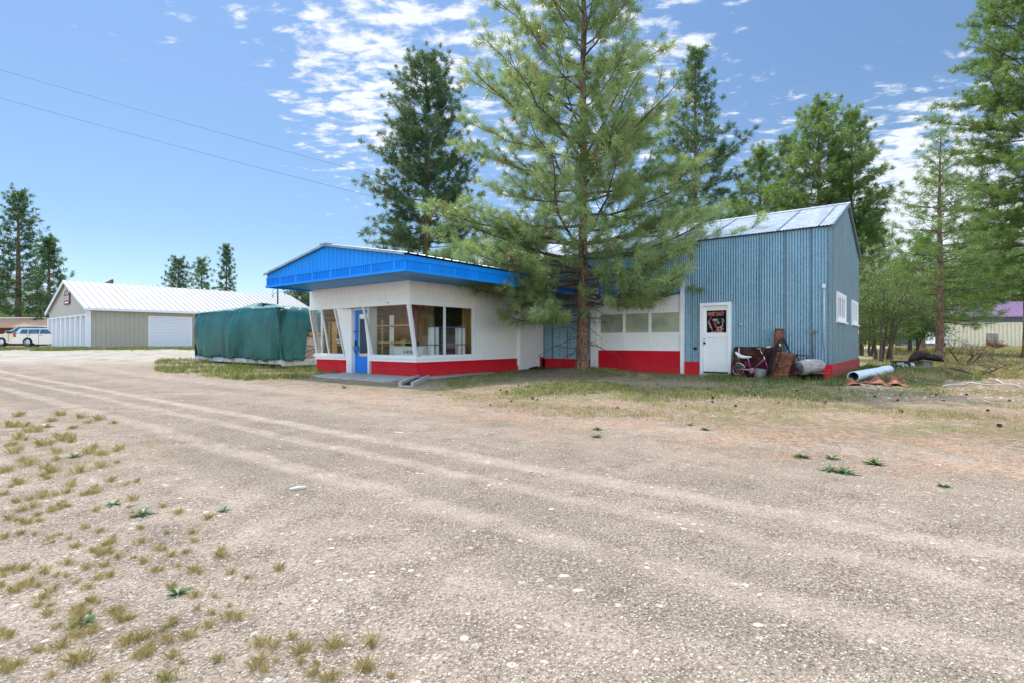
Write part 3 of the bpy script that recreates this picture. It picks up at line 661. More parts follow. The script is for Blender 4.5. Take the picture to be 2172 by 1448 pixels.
# mullions and panes, slanted front
def slbar(mb, x0, x1, xt0, xt1, d0=-.045, d1=.02):
    mb.hexa([(x0, TB+d0, zs), (x1, TB+d0, zs), (x1, TB+d1, zs), (x0, TB+d1, zs)], [(xt0, TT+d0, zw), (xt1, TT+d0, zw), (xt1, TT+d1, zw), (xt0, TT+d1, zw)])
for (x0, x1, t0, t1, mids) in ((SL+.02, -12.84, SL+.02, -13.0, (-13.72,)), (-11.45, SR-.02, -11.55, SR-.02, ())):
    w = MB(F); slbar(w, x0, x0+.06, t0, t0+.06); slbar(w, x1-.06, x1, t1-.06, t1)
    for mm in mids: slbar(w, mm-.03, mm+.03, mm-.03-.03, mm+.03-.03)
    w.hexa([(x0+.06, TB-.03, zs), (x1-.06, TB-.03, zs), (x1-.06, TB+.02, zs), (x0+.06, TB+.02, zs)], [(x0+.06, TB-.035, zs+.03), (x1-.06, TB-.035, zs+.03), (x1-.06, TB+.015, zs+.03), (x0+.06, TB+.015, zs+.03)])
    wo = w.build('shop_window', 'trimwhite', st)
    w = MB(F); w.quad((x0+.03, TB-.01, zs+.01), (x1-.03, TB-.01, zs+.01), (t1-.03, TT-.01, zw), (t0+.03, TT-.01, zw)); w.build('pane', 'glass', wo)
w = MB(F)
w.hexa([(SR-.02, TB-.05, zs), (SR+.03, TB-.05, zs), (SR+.03, TB+.02, zs), (SR-.02, TB+.02, zs)], [(SR-.02, TT-.03, zw), (SR+.03, TT-.03, zw), (SR+.03, TT+.04, zw), (SR-.02, TT+.04, zw)])
w.box(SR-.04, SR+.02, -5.36, -5.30, zs, zw); w.box(SR-.04, SR+.02, -4.10, -4.02, zs, zw); w.box(SR-.04, SR+.01, -6.3, -4.11, zs, zs+.03)
w.box(SR-.05, SR+.04, -4.02, -3.96, .56, zw)
wo = w.build('shop_window', 'trimwhite', st)
w = MB(F); w.quad((SR-.01, TB, zs+.01), (SR-.01, -4.06, zs+.01), (SR-.01, -4.06, zw), (SR-.01, TT, zw)); w.build('pane', 'glass', wo)
# blue door
d = MB(F); ty = TB+.12
d.box(-12.50, -12.38, ty, ty+.05, .06, 2.03); d.box(-11.72, -11.62, ty, ty+.05, .06, 2.03); d.box(-12.38, -11.72, ty, ty+.05, .06, .58); d.box(-12.38, -11.72, ty, ty+.05, 1.90, 2.03)
do = d.build('door', 'blue_door', st)
d = MB(F); d.box(-12.38, -11.72, ty+.02, ty+.028, .58, 1.90); d.build('door_glass', 'glass_door', do)
d = MB(F); d.box(-12.47, -12.42, ty-.03, ty-.001, .92, 1.06); d.tube([(-12.445, ty-.03, .93), (-12.46, ty-.08, .86), (-12.44, ty-.07, .76), (-12.445, ty-.02, .68)], .012, 8); d.box(-12.52, -12.41, ty-.05, ty-.001, 1.335, 1.36); d.build('handle', 'blackmetal', do, each=True)
# roof, gable face, fascia, soffit
RX, RZ = -11.12, 3.70; EX0, EX1 = -14.38, -7.86; EZ = 3.14; TF = -8.26
def rz(x): return EZ+(RZ-EZ)*(1-abs(x-RX)/((EX1-EX0)/2))
b = MB(F)
for xa, za, xb, zb in ((EX0-.06, EZ-.01, RX, RZ), (EX1+.05, EZ-.01, RX, RZ)):
    L = math.hypot(xb-xa, zb-za); u = Vector(((xb-xa)/L, 0, (zb-za)/L)); n_ = Vector((-u.z, 0, u.x)) if u.x > 0 else Vector((u.z, 0, -u.x))
    ribbed(b, Vector((xa, TF-.09, za))+n_*.03, (0, 1, 0), u, 8.28, 0, L, n_, pitch=.3, rib=.04, amp=.02)
    b.quad((xa, TF-.09, za), (xa, .02, za), (xb, .02, zb), (xb, TF-.09, zb))
    b.hexa([(xa, TF-.095, za-.03), (xb, TF-.095, zb-.03), (xb, TF-.06, zb-.03), (xa, TF-.06, za-.03)], [(xa, TF-.095, za+.025), (xb, TF-.095, zb+.025), (xb, TF-.06, zb+.025), (xa, TF-.06, za+.025)])
b.box(RX-.16, RX+.16, TF-.12, .02, RZ+.005, RZ+.045)
b.build('roof', 'galv_roof', st)
b = MB(F)
ribbed(b, (EX0, TF, 0), (1, 0, 0), (0, 0, 1), EX1-EX0, 3.0, lambda t: rz(EX0+t)-.015, (0, -1, 0), pitch=.19, rib=.018, amp=.018)
b.build('gable_face', 'blue', st)
b = MB(F); zb0, zb1 = 2.735, 3.0
n = 26; p_ = (EX1-EX0)/n
def fineband(mb, org, ux, L, out):
    x = 0; i = 0
    while x < L-.02:
        if i % 11 == 10: w_ = .10; mb_ = .016
        else: w_ = .028; mb_ = .018
        o_ = Vector(org)+Vector(ux)*x; e_ = Vector(ux)*min(w_, L-x); out_ = Vector(out)*mb_
        a = [o_, o_+e_, o_+e_+out_, o_+out_]
        mb.hexa([v+Vector((0, 0, zb0+.05)) for v in a], [v+Vector((0, 0, zb1-.012)) for v in a])
        x += w_+(.048 if i % 11 != 10 else .03); i += 1
b.box(EX0, EX1, TF, TF+.02, zb0, zb1); fineband(b, (EX0, TF-.001, 0), (1, 0, 0), EX1-EX0, (0, -1, 0))
b.box(EX1-.02, EX1, TF+.02, 0, zb0, EZ-.02); fineband(b, (EX1+.001, TF, 0), (0, 1, 0), -TF, (1, 0, 0))
b.box(EX0, EX0+.02, TF+.02, 0, zb0, EZ-.02)
b.build('fascia', 'blue', st)
b = MB(F); b.box(EX0-.01, EX1+.025, TF-.028, TF-.001, zb1-.01, zb1+.015); b.box(EX1+.001, EX1+.028, TF-.0, 0, zb1-.01, zb1+.015)
b.box(EX0-.02, EX1+.04, TF-.045, TF+.0, zb0-.02, zb0+.045); b.box(EX1+.001, EX1+.045, TF+.001, 0, zb0-.02, zb0+.045); b.box(EX0-.03, EX0-.001, TF, 0, zb0-.02, zb0+.045)
b.build('fascia_trim', 'blue', st)
b = MB(F); b.quad((EX0+.02, TF+.02, 2.80), (EX1-.02, TF+.02, 2.80), (EX1-.02, -.02, 2.80), (EX0+.02, -.02, 2.80))
b.box(SL, SR, TT-.02, TT+.0, zc-.005, zc+.03); b.quad((EX0+.02, TF+.5, 2.795), (SR+.4, TF+.5, 2.795), (SR+.02, TT-.025, zc-.03), (EX0+.02, TT-.025, zc-.03))
b.quad((SR+.4, TF+.5, 2.795), (SR+.4, 0, 2.795), (SR+.02, 0, zc-.03), (SR+.02, TT-.025, zc-.03))
b.build('soffit', 'blue_soffit', st)
# little light fitting and lamp plate
b = MB(F); b.tube([(-10.3, TT-.035, 2.15), (-10.33, TT-.06, 2.16), (-10.36, TT-.04, 2.145)], .009, 6); b.tube([(-10.45, TT-.033, 2.16), (-10.45, TT-.05, 2.16)], .008, 6); b.build('hook', 'blackmetal', st, each=True)
# interior shell
b = MB(F); b.box(SL+.15, SR-.15, TB+.16, -2.2, .0, .06); b.build('floor', 'concrete', st)
b = MB(F); b.box(SL+.15, SR-.15, TT+.13, -2.2, 2.5, 2.54); b.build('ceiling', 'paper', st)
b = MB(F)
x = SL+.15
while x < -12.12: b.box(x+.003, min(x+.237, -12.12), -3.25, -3.2, .06, 2.5); x += .24
x = -10.68
while x < SR-.16: b.box(x+.003, min(x+.237, SR-.16), -3.25, -3.2, .06, 2.5); x += .24
b.build('inner_wall', 'ply', st)
b = MB(F); b.box(-12.5, -10.4, -2.4, -2.3, .06, 2.5); b.box(-12.12, -12.08, -3.2, -2.4, .06, 2.5); b.build('inner_wall', 'dark', st, each=True)
b = MB(F); b.box(SL+.125, SL+.15, TB+.16, -3.26, .06, 2.5)
for k in range(16): b.box(SL+.151, SL+.158, TB+.17, -3.27, .08+k*.15, .08+k*.15+.145)
b.build('inner_wall', 'board_grey', st)
# ------------------------------------------------------------------ things inside the store
def put(name, label, cat, mb, mat, group=None):
    return mb.build(name, mat, None, label=label, category=cat, group=group)
b = MB(F); b.smooth = False; b.box(-11.15, -10.0, -5.95, -5.35, .07, .86); b.box(-11.17, -9.98, -5.97, -5.33, .865, .90); b.box(-11.1, -11.07, -5.985, -5.972, .5, .8)
put('chest_freezer', 'white chest freezer behind the right front shop window', 'freezer', b, 'white')
b = MB(F); b.box(-10.72, -10.40, -5.75, -5.5, .902, 1.04); b.tube([(-10.7, -5.77, 1.0), (-10.6, -5.8, 1.05), (-10.5, -5.77, 1.0)], .01, 6); put('black_box', 'black box on the white freezer in the store', 'box', b, 'blackmetal')
b = MB(F); b.box(-11.0, -10.80, -5.72, -5.52, .902, 1.07); b.box(-10.98, -10.82, -5.70, -5.54, 1.071, 1.10); put('carton', 'small tan carton on the white freezer in the store', 'box', b, 'wood')
b = MB(F); b.cyl((-11.7, -3.75, .07), .13, .9, 20); b.cyl((-11.7, -3.75, .97), .13, .95, 20); b.tube([(-11.7, -3.75, 1.92), (-11.7, -3.75, 1.98), (-11.7, -3.75, 2.02)], [.12, .05, .03], 16); b.cyl((-11.7, -3.75, 2.02), .02, .12, 10)
put('gas_cylinder', 'tall cream gas cylinder against the plywood wall in the store', 'cylinder', b, 'cream')
b = MB(F); b.cyl((-9.95, -6.05, .06), .055, 2.45, 16); b.box(-10.05, -9.85, -6.15, -5.95, .06, .075); put('red_post', 'dull red round post inside the shop corner', 'post', b, 'redpost')
rack = thing('display_rack', 'pale wood display rack with two shelves in the right front window', 'rack', F @ Vector((-10.9, -6.1, .07)))
for z_ in (.99, 1.50):
    b = MB(F); b.box(-11.62, -9.98, -6.22, -5.98, z_, z_+.035); b.build('shelf', 'wood', rack)
for x_ in (-11.42, -9.96):
    b = MB(F); b.box(x_-.02, x_+.02, -6.12, -6.08, .07, 1.7); b.build('upright', 'wood', rack)
b = MB(F); b.box(-11.25, -11.05, -5.96, -5.94, .6, 1.85); b.box(-11.22, -11.08, -5.94, -5.93, .7, 1.8); b.build('back_board', 'paper', rack)
rack2 = thing('wooden_rack', 'wood frame rack with orange plywood panel in the left shop window', 'rack', F @ Vector((-13.6, -6.1, .07)))
for z_ in (.9, 1.28, 1.66):
    b = MB(F); b.box(-14.25, -12.95, -6.12, -6.09, z_, z_+.03); b.build('rail', 'wood', rack2)
for x_ in (-14.22, -13.2):
    b = MB(F); b.box(x_-.025, x_+.025, -6.16, -6.125, .07, 1.70); b.build('upright', 'wood', rack2)
b = MB(F); b.box(-14.18, -13.88, -6.08, -6.06, .3, 1.66); b.build('panel', 'ply_orange', rack2)
sh = thing('window_shelves', 'blue topped shelf unit with white uprights in the side shop window', 'shelves', F @ Vector((-9.75, -5.0, .07)))
b = MB(F); b.box(-9.85, -9.62, -5.75, -4.15, 1.46, 1.49); b.build('top', 'shelfblue', sh)
b = MB(F); b.box(-9.85, -9.62, -5.75, -4.15, .93, .955); b.build('shelf', 'redpost', sh)
for y_ in (-5.62, -5.42, -4.45, -4.25):
    b = MB(F); b.box(-9.80, -9.66, y_-.055, y_+.055, .07, .928); b.box(-9.80, -9.66, y_-.055, y_+.055, .957, 1.458); b.build('upright', 'paper', sh)
ch = thing('armchair', 'dark grey armchair behind the side shop window', 'chair', F @ Vector((-10.4, -4.3, .07)))
b = MB(F); b.box(-10.7, -10.1, -4.7, -4.1, .35, .55); b.box(-10.72, -10.08, -4.1, -3.98, .3, 1.0); b.build('seat', 'carcloth', ch) if 'carcloth' in M else b.build('seat', 'bluegrey', ch)
for x_ in (-10.78, -10.10):
    b = MB(F); b.box(x_, x_+.08, -4.7, -4.1, .07, .72); b.build('arm', 'bluegrey', ch)
def nosmoking(x0, x1, z0, z1, label):
    yy = tslant((z0+z1)/2)+.04
    s = MB(F); s.m = 0; s.hexa([(x0, tslant(z0)+.03, z0), (x1, tslant(z0)+.03, z0), (x1, tslant(z0)+.035, z0), (x0, tslant(z0)+.035, z0)], [(x0, tslant(z1)+.03, z1), (x1, tslant(z1)+.03, z1), (x1, tslant(z1)+.035, z1), (x0, tslant(z1)+.035, z1)])
    s.m = 1; k = (tslant(z1)-tslant(z0))/(z1-z0); h = (z1-z0)*.56
    s.text('NO SMOKING', (x0+.02, tslant(z0+.2*(z1-z0))+.0275, z0+.2*(z1-z0)), (1, 0, 0), Vector((0, k, 1)), h, wid=(x1-x0)-.04)
    s.build('no_smoking_sign', ['paper', 'ink'], None, label=label, category='sign')
nosmoking(-10.05, -9.60, .66, .84, 'white no smoking card in the corner window right of the blue door')
nosmoking(-13.26, -12.93, .98, 1.12, 'white no smoking card in the window left of the blue door')
# slab, side walk, trough
b = MB(F); b.hexa([(-12.35, -8.0, -.08), (-8.95, -8.0, -.08), (-8.95, TB-.001, -.08), (-12.8, TB-.001, -.08)], [(-12.35, -8.0, .045), (-8.95, -8.0, .04), (-8.95, TB-.001, .05), (-12.8, TB-.001, .05)])
b.build('door_slab', 'concrete', None, label='grey concrete slab in front of the blue shop door', category='slab')
b = MB(F); b.hexa([(SR+.001, TB, -.08), (-8.95, TB, -.08), (-9.05, -3.4, -.08), (SR+.001, -3.3, -.08)], [(SR+.001, TB, .035), (-8.95, TB, .035), (-9.05, -3.4, .035), (SR+.001, -3.3, .035)])
b.build('side_walk', 'concrete', None, label='narrow concrete strip along the red side base of the store', category='slab')
q = gpt(861, 820); q2 = gpt(898, 803); dv = (q2-q); L = dv.length; FT = frame(q, dv.normalized(), Vector((-dv.y, dv.x, 0)).normalized())
b = MB(FT); b.box(0, L, -.17, -.11, 0, .11); b.box(0, L, .11, .17, 0, .12); b.box(0, L, -.108, .108, 0, .035); b.build('concrete_trough', 'concrete', None, label='short tilted concrete trough by the store corner slab', category='trough')
b = MB(FT)
for k in range(5):
    x_ = .06+k*L*.17; b.hexa([(x_, -.08, .036), (x_+L*.14, -.09, .036), (x_+L*.15, .08, .036), (x_-.01, .07, .036)], [(x_+.01, -.06, .075), (x_+L*.12, -.07, .08+.01*(k % 2)), (x_+L*.12, .06, .07), (x_, .05, .08)])
b.build('bark_pile', 'rust_dark', None, label='dark brown bark scraps lying in the concrete trough', category='bark')

# ------------------------------------------------------------------ storage building
SO = Vector((-31.5, 38.9, .5)); SG = Vector((-.783, .622, 0)); SLn = Vector((.68, .733, 0))
FS = frame(SO, SLn, SG)            # x along the long wall (away), y along the gable (to the left)
GW, LL = 12.5, 18.2; EH, RH = 3.05, 5.42
sb = thing('storage_building', 'beige steel storage building with white metal roof and roll-up doors', 'storage building', FS @ Vector((LL/2, GW/2, 0)))
b = MB(FS); ribbed(b, (0, 0, 0), (1, 0, 0), (0, 0, 1), LL, 0, EH, (0, -1, 0), pitch=.30, rib=.03, amp=.03); b.build('long_wall', 'beige', sb)
def sg(t): return EH+(RH-EH)*(1-abs(t-GW/2)/(GW/2))
b = MB(FS); ribbed(b, (0, 0, 0), (0, 1, 0), (0, 0, 1), GW, 2.5, lambda t: sg(t)-.02, (-1, 0, 0), pitch=.3, rib=.03, amp=.02); b.build('gable_wall', 'beige_gable', sb)
b = MB(FS); b.quad((0, GW, 0), (LL, GW, 0), (LL, GW, EH), (0, GW, EH)); b.quad((LL, 0, 0), (LL, GW, 0), (LL, GW, EH), (LL, GW/2, RH), (LL, 0, EH)); b.build('rear_wall', 'beige', sb)
b = MB(FS); nb = 8; bw = (GW-.3)/nb
for k in range(nb+1): y = .15+k*bw; b.box(-.12, .5, y-.14, y+.14, 0, 2.5)
b.box(-.13, .5, 0, GW, 2.46, 2.55); b.build('bay_frame', 'trimwhite', sb)
for k in range(nb):
    y = .15+k*bw; b = MB(FS)
    for j in range(16): b.box(.38, .41+.0*(j % 2), y+.14, y+bw-.14, .15*j+.01, .15*j+.145)
    b.build('roll_up_door', 'rollup', sb)
    b = MB(FS); b.box(.30, .36, y+bw-.24, y+bw-.142, .0, 2.45); b.build('recess_strip', 'dark', sb)  # dark strip put in for the recess gap beside each door
b = MB(FS)
for ya, yb in ((-.25, GW/2), (GW+.25, GW/2)):
    za = sg(0)-.25*(RH-EH)/(GW/2); zb_ = RH; L = math.hypot(yb-ya, zb_-za); u = Vector((0, (yb-ya)/L, (zb_-za)/L)); n_ = Vector((0, -u.z, u.y)) if u.y > 0 else Vector((0, u.z, -u.y))
    ribbed(b, Vector((-.2, ya, za))+n_*.05, (1, 0, 0), u, LL+.4, 0, L, n_, pitch=.45, rib=.05, amp=.045)
    b.hexa([Vector((x, ya, za))+u*t-n_*.02 for x, t in ((-.2, 0), (LL+.2, 0), (LL+.2, L), (-.2, L))], [Vector((x, ya, za))+u*t+n_*.045 for x, t in ((-.2, 0), (LL+.2, 0), (LL+.2, L), (-.2, L))])
b.build('roof', 'whiteroof', sb)
b = MB(FS)
for ya, yb in ((-.25, GW/2), (GW+.25, GW/2)):
    za = sg(0)-.25*(RH-EH)/(GW/2)
    b.hexa([(-.26, ya, za-.14), (-.26, yb, RH-.14), (-.203, yb, RH-.14), (-.203, ya, za-.14)], [(-.26, ya, za+.09), (-.26, yb, RH+.09), (-.203, yb, RH+.09), (-.203, ya, za+.09)])
b.box(-.2, LL, -.36, -.255, EH-.22, EH-.04); b.box(-.15, .15, -.06, .02, 0, EH-.1); b.build('trim', 'trimwhite', sb)
# big roll door on the long wall
for xa, xb in ((0, 0),):
    pass
def lx(px):  # distance along the long wall for a photo pixel
    u = (px-1086)/FPX; return (u*SO.y-SO.x)/(SLn.x-u*SLn.y)
for xa, xb in ((lx(318), lx(403)), (lx(425), lx(425)+3.1)):
    b = MB(FS); b.box(xa-.12, xa, -.08, -.0, 0, 2.55); b.box(xb, xb+.12, -.08, 0, 0, 2.55); b.box(xa, xb, -.08, 0, 2.45, 2.55); b.build('door_frame', 'trimwhite', sb)
    b = MB(FS)
    for j in range(20): b.box(xa+.002, xb-.002, -.06, -.033, .12*j+.05, .12*j+.155)
    b.box(xb-.3, xb-.05, -.10, -.062, 1.0, 1.12); b.build('roll_up_door', 'rollup', sb)
# house shaped sign on the gable
b = MB(FS); yc = GW/2-.35; b.m = 0
sgp = [(yc-.85, 3.5), (yc+.85, 3.5), (yc+.85, 4.45), (yc, 5.15), (yc-.85, 4.45)]
b.prism(sgp, 'x', -.10, -.04); b.m = 1
b.text('SELF', (-.103, yc+.32, 4.62), (0, -1, 0), (0, 0, 1), .2, wid=.62); b.text('STORAGE', (-.103, yc+.5, 4.32), (0, -1, 0), (0, 0, 1), .2, wid=1.0)
b.text('528-3853', (-.103, yc+.78, 3.85), (0, -1, 0), (0, 0, 1), .36, wid=1.55); b.box(-.103, -.101, yc-.6, yc+.6, 3.62, 3.72)
for sgn in (-1, 1): b.hexa([(-.112, yc+sgn*.95, 4.36), (-.104, yc+sgn*.95, 4.36), (-.104, yc, 5.12), (-.112, yc, 5.12)], [(-.112, yc+sgn*.95, 4.48), (-.104, yc+sgn*.95, 4.48), (-.104, yc, 5.27), (-.112, yc, 5.27)])
b.build('sign', ['signbrown', 'paper'], sb, label='brown house-shaped sign with white lettering high on the gable')

# brown billboard behind the storage roof
b = MB(); z1 = CAMZ+131*58/FPX
P0 = Vector(((205-1086)/FPX*66, 66, 0)); P1 = Vector(((237-1086)/FPX*58, 58, 0)); dn = Vector((.1, .12, 0))
b.hexa([P0+Vector((0, 0, 5.2)), P1+Vector((0, 0, 5.2)), P1+dn+Vector((0, 0, 5.2)), P0+dn+Vector((0, 0, 5.2))], [P0+Vector((0, 0, z1)), P1+Vector((0, 0, z1)), P1+dn+Vector((0, 0, z1)), P0+dn+Vector((0, 0, z1))])
for P in (P0, (P0+P1)/2, P1): b.box(P.x-.1, P.x+.1, P.y+.2, P.y+.4, .5, 6)
b.build('billboard', 'signbrown', None, label='dark brown board sign rising behind the white storage roof', category='sign')
# far left tan roofed building
FL = frame(Vector((-49.5, 58, .53)), Vector((-1, .03, 0)).normalized(), Vector((0, 1, 0)))
tb = thing('tan_roofed_shed', 'long low shed with tan metal roof and dark red walls at the far left', 'shed', FL @ Vector((9, 3, 0)))
b = MB(FL); b.box(0, 22, 1.2, 8, 0, 2.0); b.build('wall', 'maroon', tb)
b = MB(FL)
for k in range(8): b.box(1.4+k*2.6, 2.9+k*2.6, 1.15, 1.199, .5, 1.7)
b.build('window', 'carglass', tb, each=True)
b = MB(FL); u = Vector((0, 4.6, 1.22)).normalized(); L = math.hypot(4.6, 1.22); n_ = Vector((0, -u.z, u.y))
ribbed(b, Vector((-.3, 0, 2.03))+n_*.03, (1, 0, 0), u, 22.6, 0, L, n_, pitch=.42, rib=.06, amp=.05); b.hexa([(-.3, 0, 1.97), (22.3, 0, 1.97), (22.3, 9.2, 1.97), (-.3, 9.2, 1.97)], [(-.3, 0, 2.04), (22.3, 0, 2.04), (22.3, 4.6, 3.25), (-.3, 4.6, 3.25)])
b.build('roof', 'tanroof', tb)
b = MB(FL); b.box(-.35, 22.35, 4.5, 4.8, 3.24, 3.36); b.build('ridge_cap', 'trimwhite', tb)
# building only seen mirrored in the door glass, out of frame at the left
FR = frame(Vector((-36, 8, .1)), Vector((0, 1, 0)), Vector((-1, 0, 0)))
rb = thing('grey_steel_shed', 'grey steel shed with pale green roof mirrored in the blue door glass', 'shed', FR @ Vector((8, 3, 0)))
b = MB(FR); ribbed(b, (0, 0, 0), (1, 0, 0), (0, 0, 1), 20, 0, 3.0, (0, -1, 0), pitch=.4, rib=.04, amp=.03); b.quad((0, 0, 0), (0, 8, 0), (0, 8, 3), (0, 4, 4.6), (0, 0, 3)); b.quad((20, 0, 0), (20, 8, 0), (20, 8, 3), (20, 4, 4.6), (20, 0, 3)); b.quad((0, 8, 0), (20, 8, 0), (20, 8, 3), (0, 8, 3)); b.build('wall', 'bluegrey', rb)
b = MB(FR); b.hexa([(-.2, -.3, 2.88), (20.2, -.3, 2.88), (20.2, 4, 4.6), (-.2, 4, 4.6)], [(-.2, -.3, 2.96), (20.2, -.3, 2.96), (20.2, 4, 4.7), (-.2, 4, 4.7)]); b.hexa([(-.2, 8.3, 2.88), (20.2, 8.3, 2.88), (20.2, 4, 4.6), (-.2, 4, 4.6)], [(-.2, 8.3, 2.96), (20.2, 8.3, 2.96), (20.2, 4, 4.7), (-.2, 4, 4.7)]); b.build('roof', 'palegreen', rb) if 'palegreen' in M else b.build('roof', 'whiteroof', rb)
# cream fence and purple roofed building on the right
fa = Vector((34.9, 43.2, .55)); fb = Vector((47.5, 39.6, .5)); fd = (fb-fa); fL = fd.length; FF = frame(fa, fd.normalized(), Vector((-fd.y, fd.x, 0)).normalized())
fn = thing('steel_fence', 'cream corrugated steel fence in front of the purple-roofed building', 'fence', FF @ Vector((fL/2, 0, 0)))
b = MB(FF); ribbed(b, (0, 0, 0), (1, 0, 0), (0, 0, 1), fL, -.05, 1.95, (0, -1, 0), pitch=.27, rib=.085, amp=.07); b.build('sheeting', 'fence', fn)
b = MB(FF); b.box(0, fL, -.10, -.03, 1.95, 2.0); b.build('cap', 'fence', fn)
for k in range(6):
    b = MB(FF); b.box(.1+k*2.4, .2+k*2.4, .02, .12, -.05, 1.93); b.build('post', 'greywood_z', fn)
FPb = frame(Vector((42.2, 50, .5)), Vector((1, -.05, 0)).normalized(), Vector((.05, 1, 0)).normalized())
pb = thing('purple_roofed_building', 'low blue-grey building with purple metal roof behind the cream fence', 'building', FPb @ Vector((7, 4, 0)))
b = MB(FPb); b.box(.5, 15.5, .5, 8.5, 0, 2.95); b.build('wall', 'bluegrey', pb)
b = MB(FPb); b.smooth = False
zz0, zz1 = 2.92, 4.62
u = Vector((0, 4.5, zz1-zz0)); L = u.length; u.normalize(); n_ = Vector((0, -u.z, u.y))
b.quad((0, 0, zz0), (16, 0, zz0), (16, 4.5, zz1), (3.0, 4.5, zz1)); b.quad((0, 9, zz0), (16, 9, zz0), (16, 4.5, zz1), (3.0, 4.5, zz1)); b.quad((0, 0, zz0), (3, 4.5, zz1), (0, 9, zz0)); b.quad((0, 0, zz0-.1), (16, 0, zz0-.1), (16, 9, zz0-.1), (0, 9, zz0-.1)); b.quad((0, 0, zz0-.1), (16, 0, zz0-.1), (16, 0, zz0), (0, 0, zz0))
for k in range(1, 36):
    x_ = .45*k; t0 = 0; t1 = min(1, x_/3.0); A = Vector((x_, 0, zz0)); B = Vector((x_, 4.5*t1, zz0+(zz1-zz0)*t1)); w_ = Vector((.06, 0, 0))
    b.hexa([A, A+w_, B+w_, B], [A+n_*.05, A+w_+n_*.05, B+w_+n_*.05, B+n_*.05])
b.build('roof', 'purple', pb)
# ------------------------------------------------------------------ trees
class TubeSet:
    def __init__(s): s.V = []; s.F = []; s.n = 0
    def path(s, P, r, k=5):
        P = np.asarray(P, float); r = np.asarray(r, float); m = len(P)
        D = np.gradient(P, axis=0); D /= np.linalg.norm(D, axis=1)[:, None]+1e-9
        ref = np.array([0, 0, 1.]) if abs(D[:, 2]).mean() < .85 else np.array([1., 0, 0])
        U = np.cross(D, ref); U /= np.linalg.norm(U, axis=1)[:, None]+1e-9; W = np.cross(D, U)
        a = np.arange(k)*2*np.pi/k
        V = P[:, None]+(U[:, None]*np.cos(a)[None, :, None]+W[:, None]*np.sin(a)[None, :, None])*r[:, None, None] if r.ndim == 1 else P[:, None]+(U[:, None]*np.cos(a)[None, :, None]+W[:, None]*np.sin(a)[None, :, None])*r[:, :, None]
        s.V.append(V.reshape(-1, 3)); i, j = np.meshgrid(np.arange(m-1), np.arange(k), indexing='ij'); i = i.ravel(); j = j.ravel(); j2 = (j+1) % k
        s.F.append(np.stack([i*k+j, i*k+j2, (i+1)*k+j2, (i+1)*k+j], 1)+s.n); s.n += m*k
    def build(s, name, mat, parent): return np_mesh(name, np.concatenate(s.V), 4, mat, parent, smooth_=True, faces=np.concatenate(s.F))
def needles(pos, dr, size, tint, n, width, rng, spread=.75, tvar=.12):
    T = len(pos); d = np.repeat(dr, n, 0)*.75+rng.standard_normal((T*n, 3))*spread
    d /= np.linalg.norm(d, axis=1)[:, None]+1e-9
    L = np.repeat(size, n)*rng.uniform(.7, 1.1, T*n)
    p0 = np.repeat(pos, n, 0)+np.repeat(dr, n, 0)*(np.repeat(size, n)*rng.uniform(-.45, .25, T*n))[:, None]
    w = np.cross(d, rng.standard_normal((T*n, 3))); w /= np.linalg.norm(w, axis=1)[:, None]+1e-9; w *= (width*rng.uniform(.7, 1.3, T*n))[:, None]
    mid = p0+d*(L*.45)[:, None]; tip = p0+d*L[:, None]+np.array([0, 0, -1.])*(L*.10)[:, None]
    V = np.stack([p0, mid+w, tip, mid-w], 1).reshape(-1, 3)
    t = np.repeat(np.clip(np.repeat(tint, n)+rng.normal(0, tvar, T*n), 0, 1), 4)
    return V, t
def rot_towards(d, side, ang):
    return d*math.cos(ang)+side*math.sin(ang)
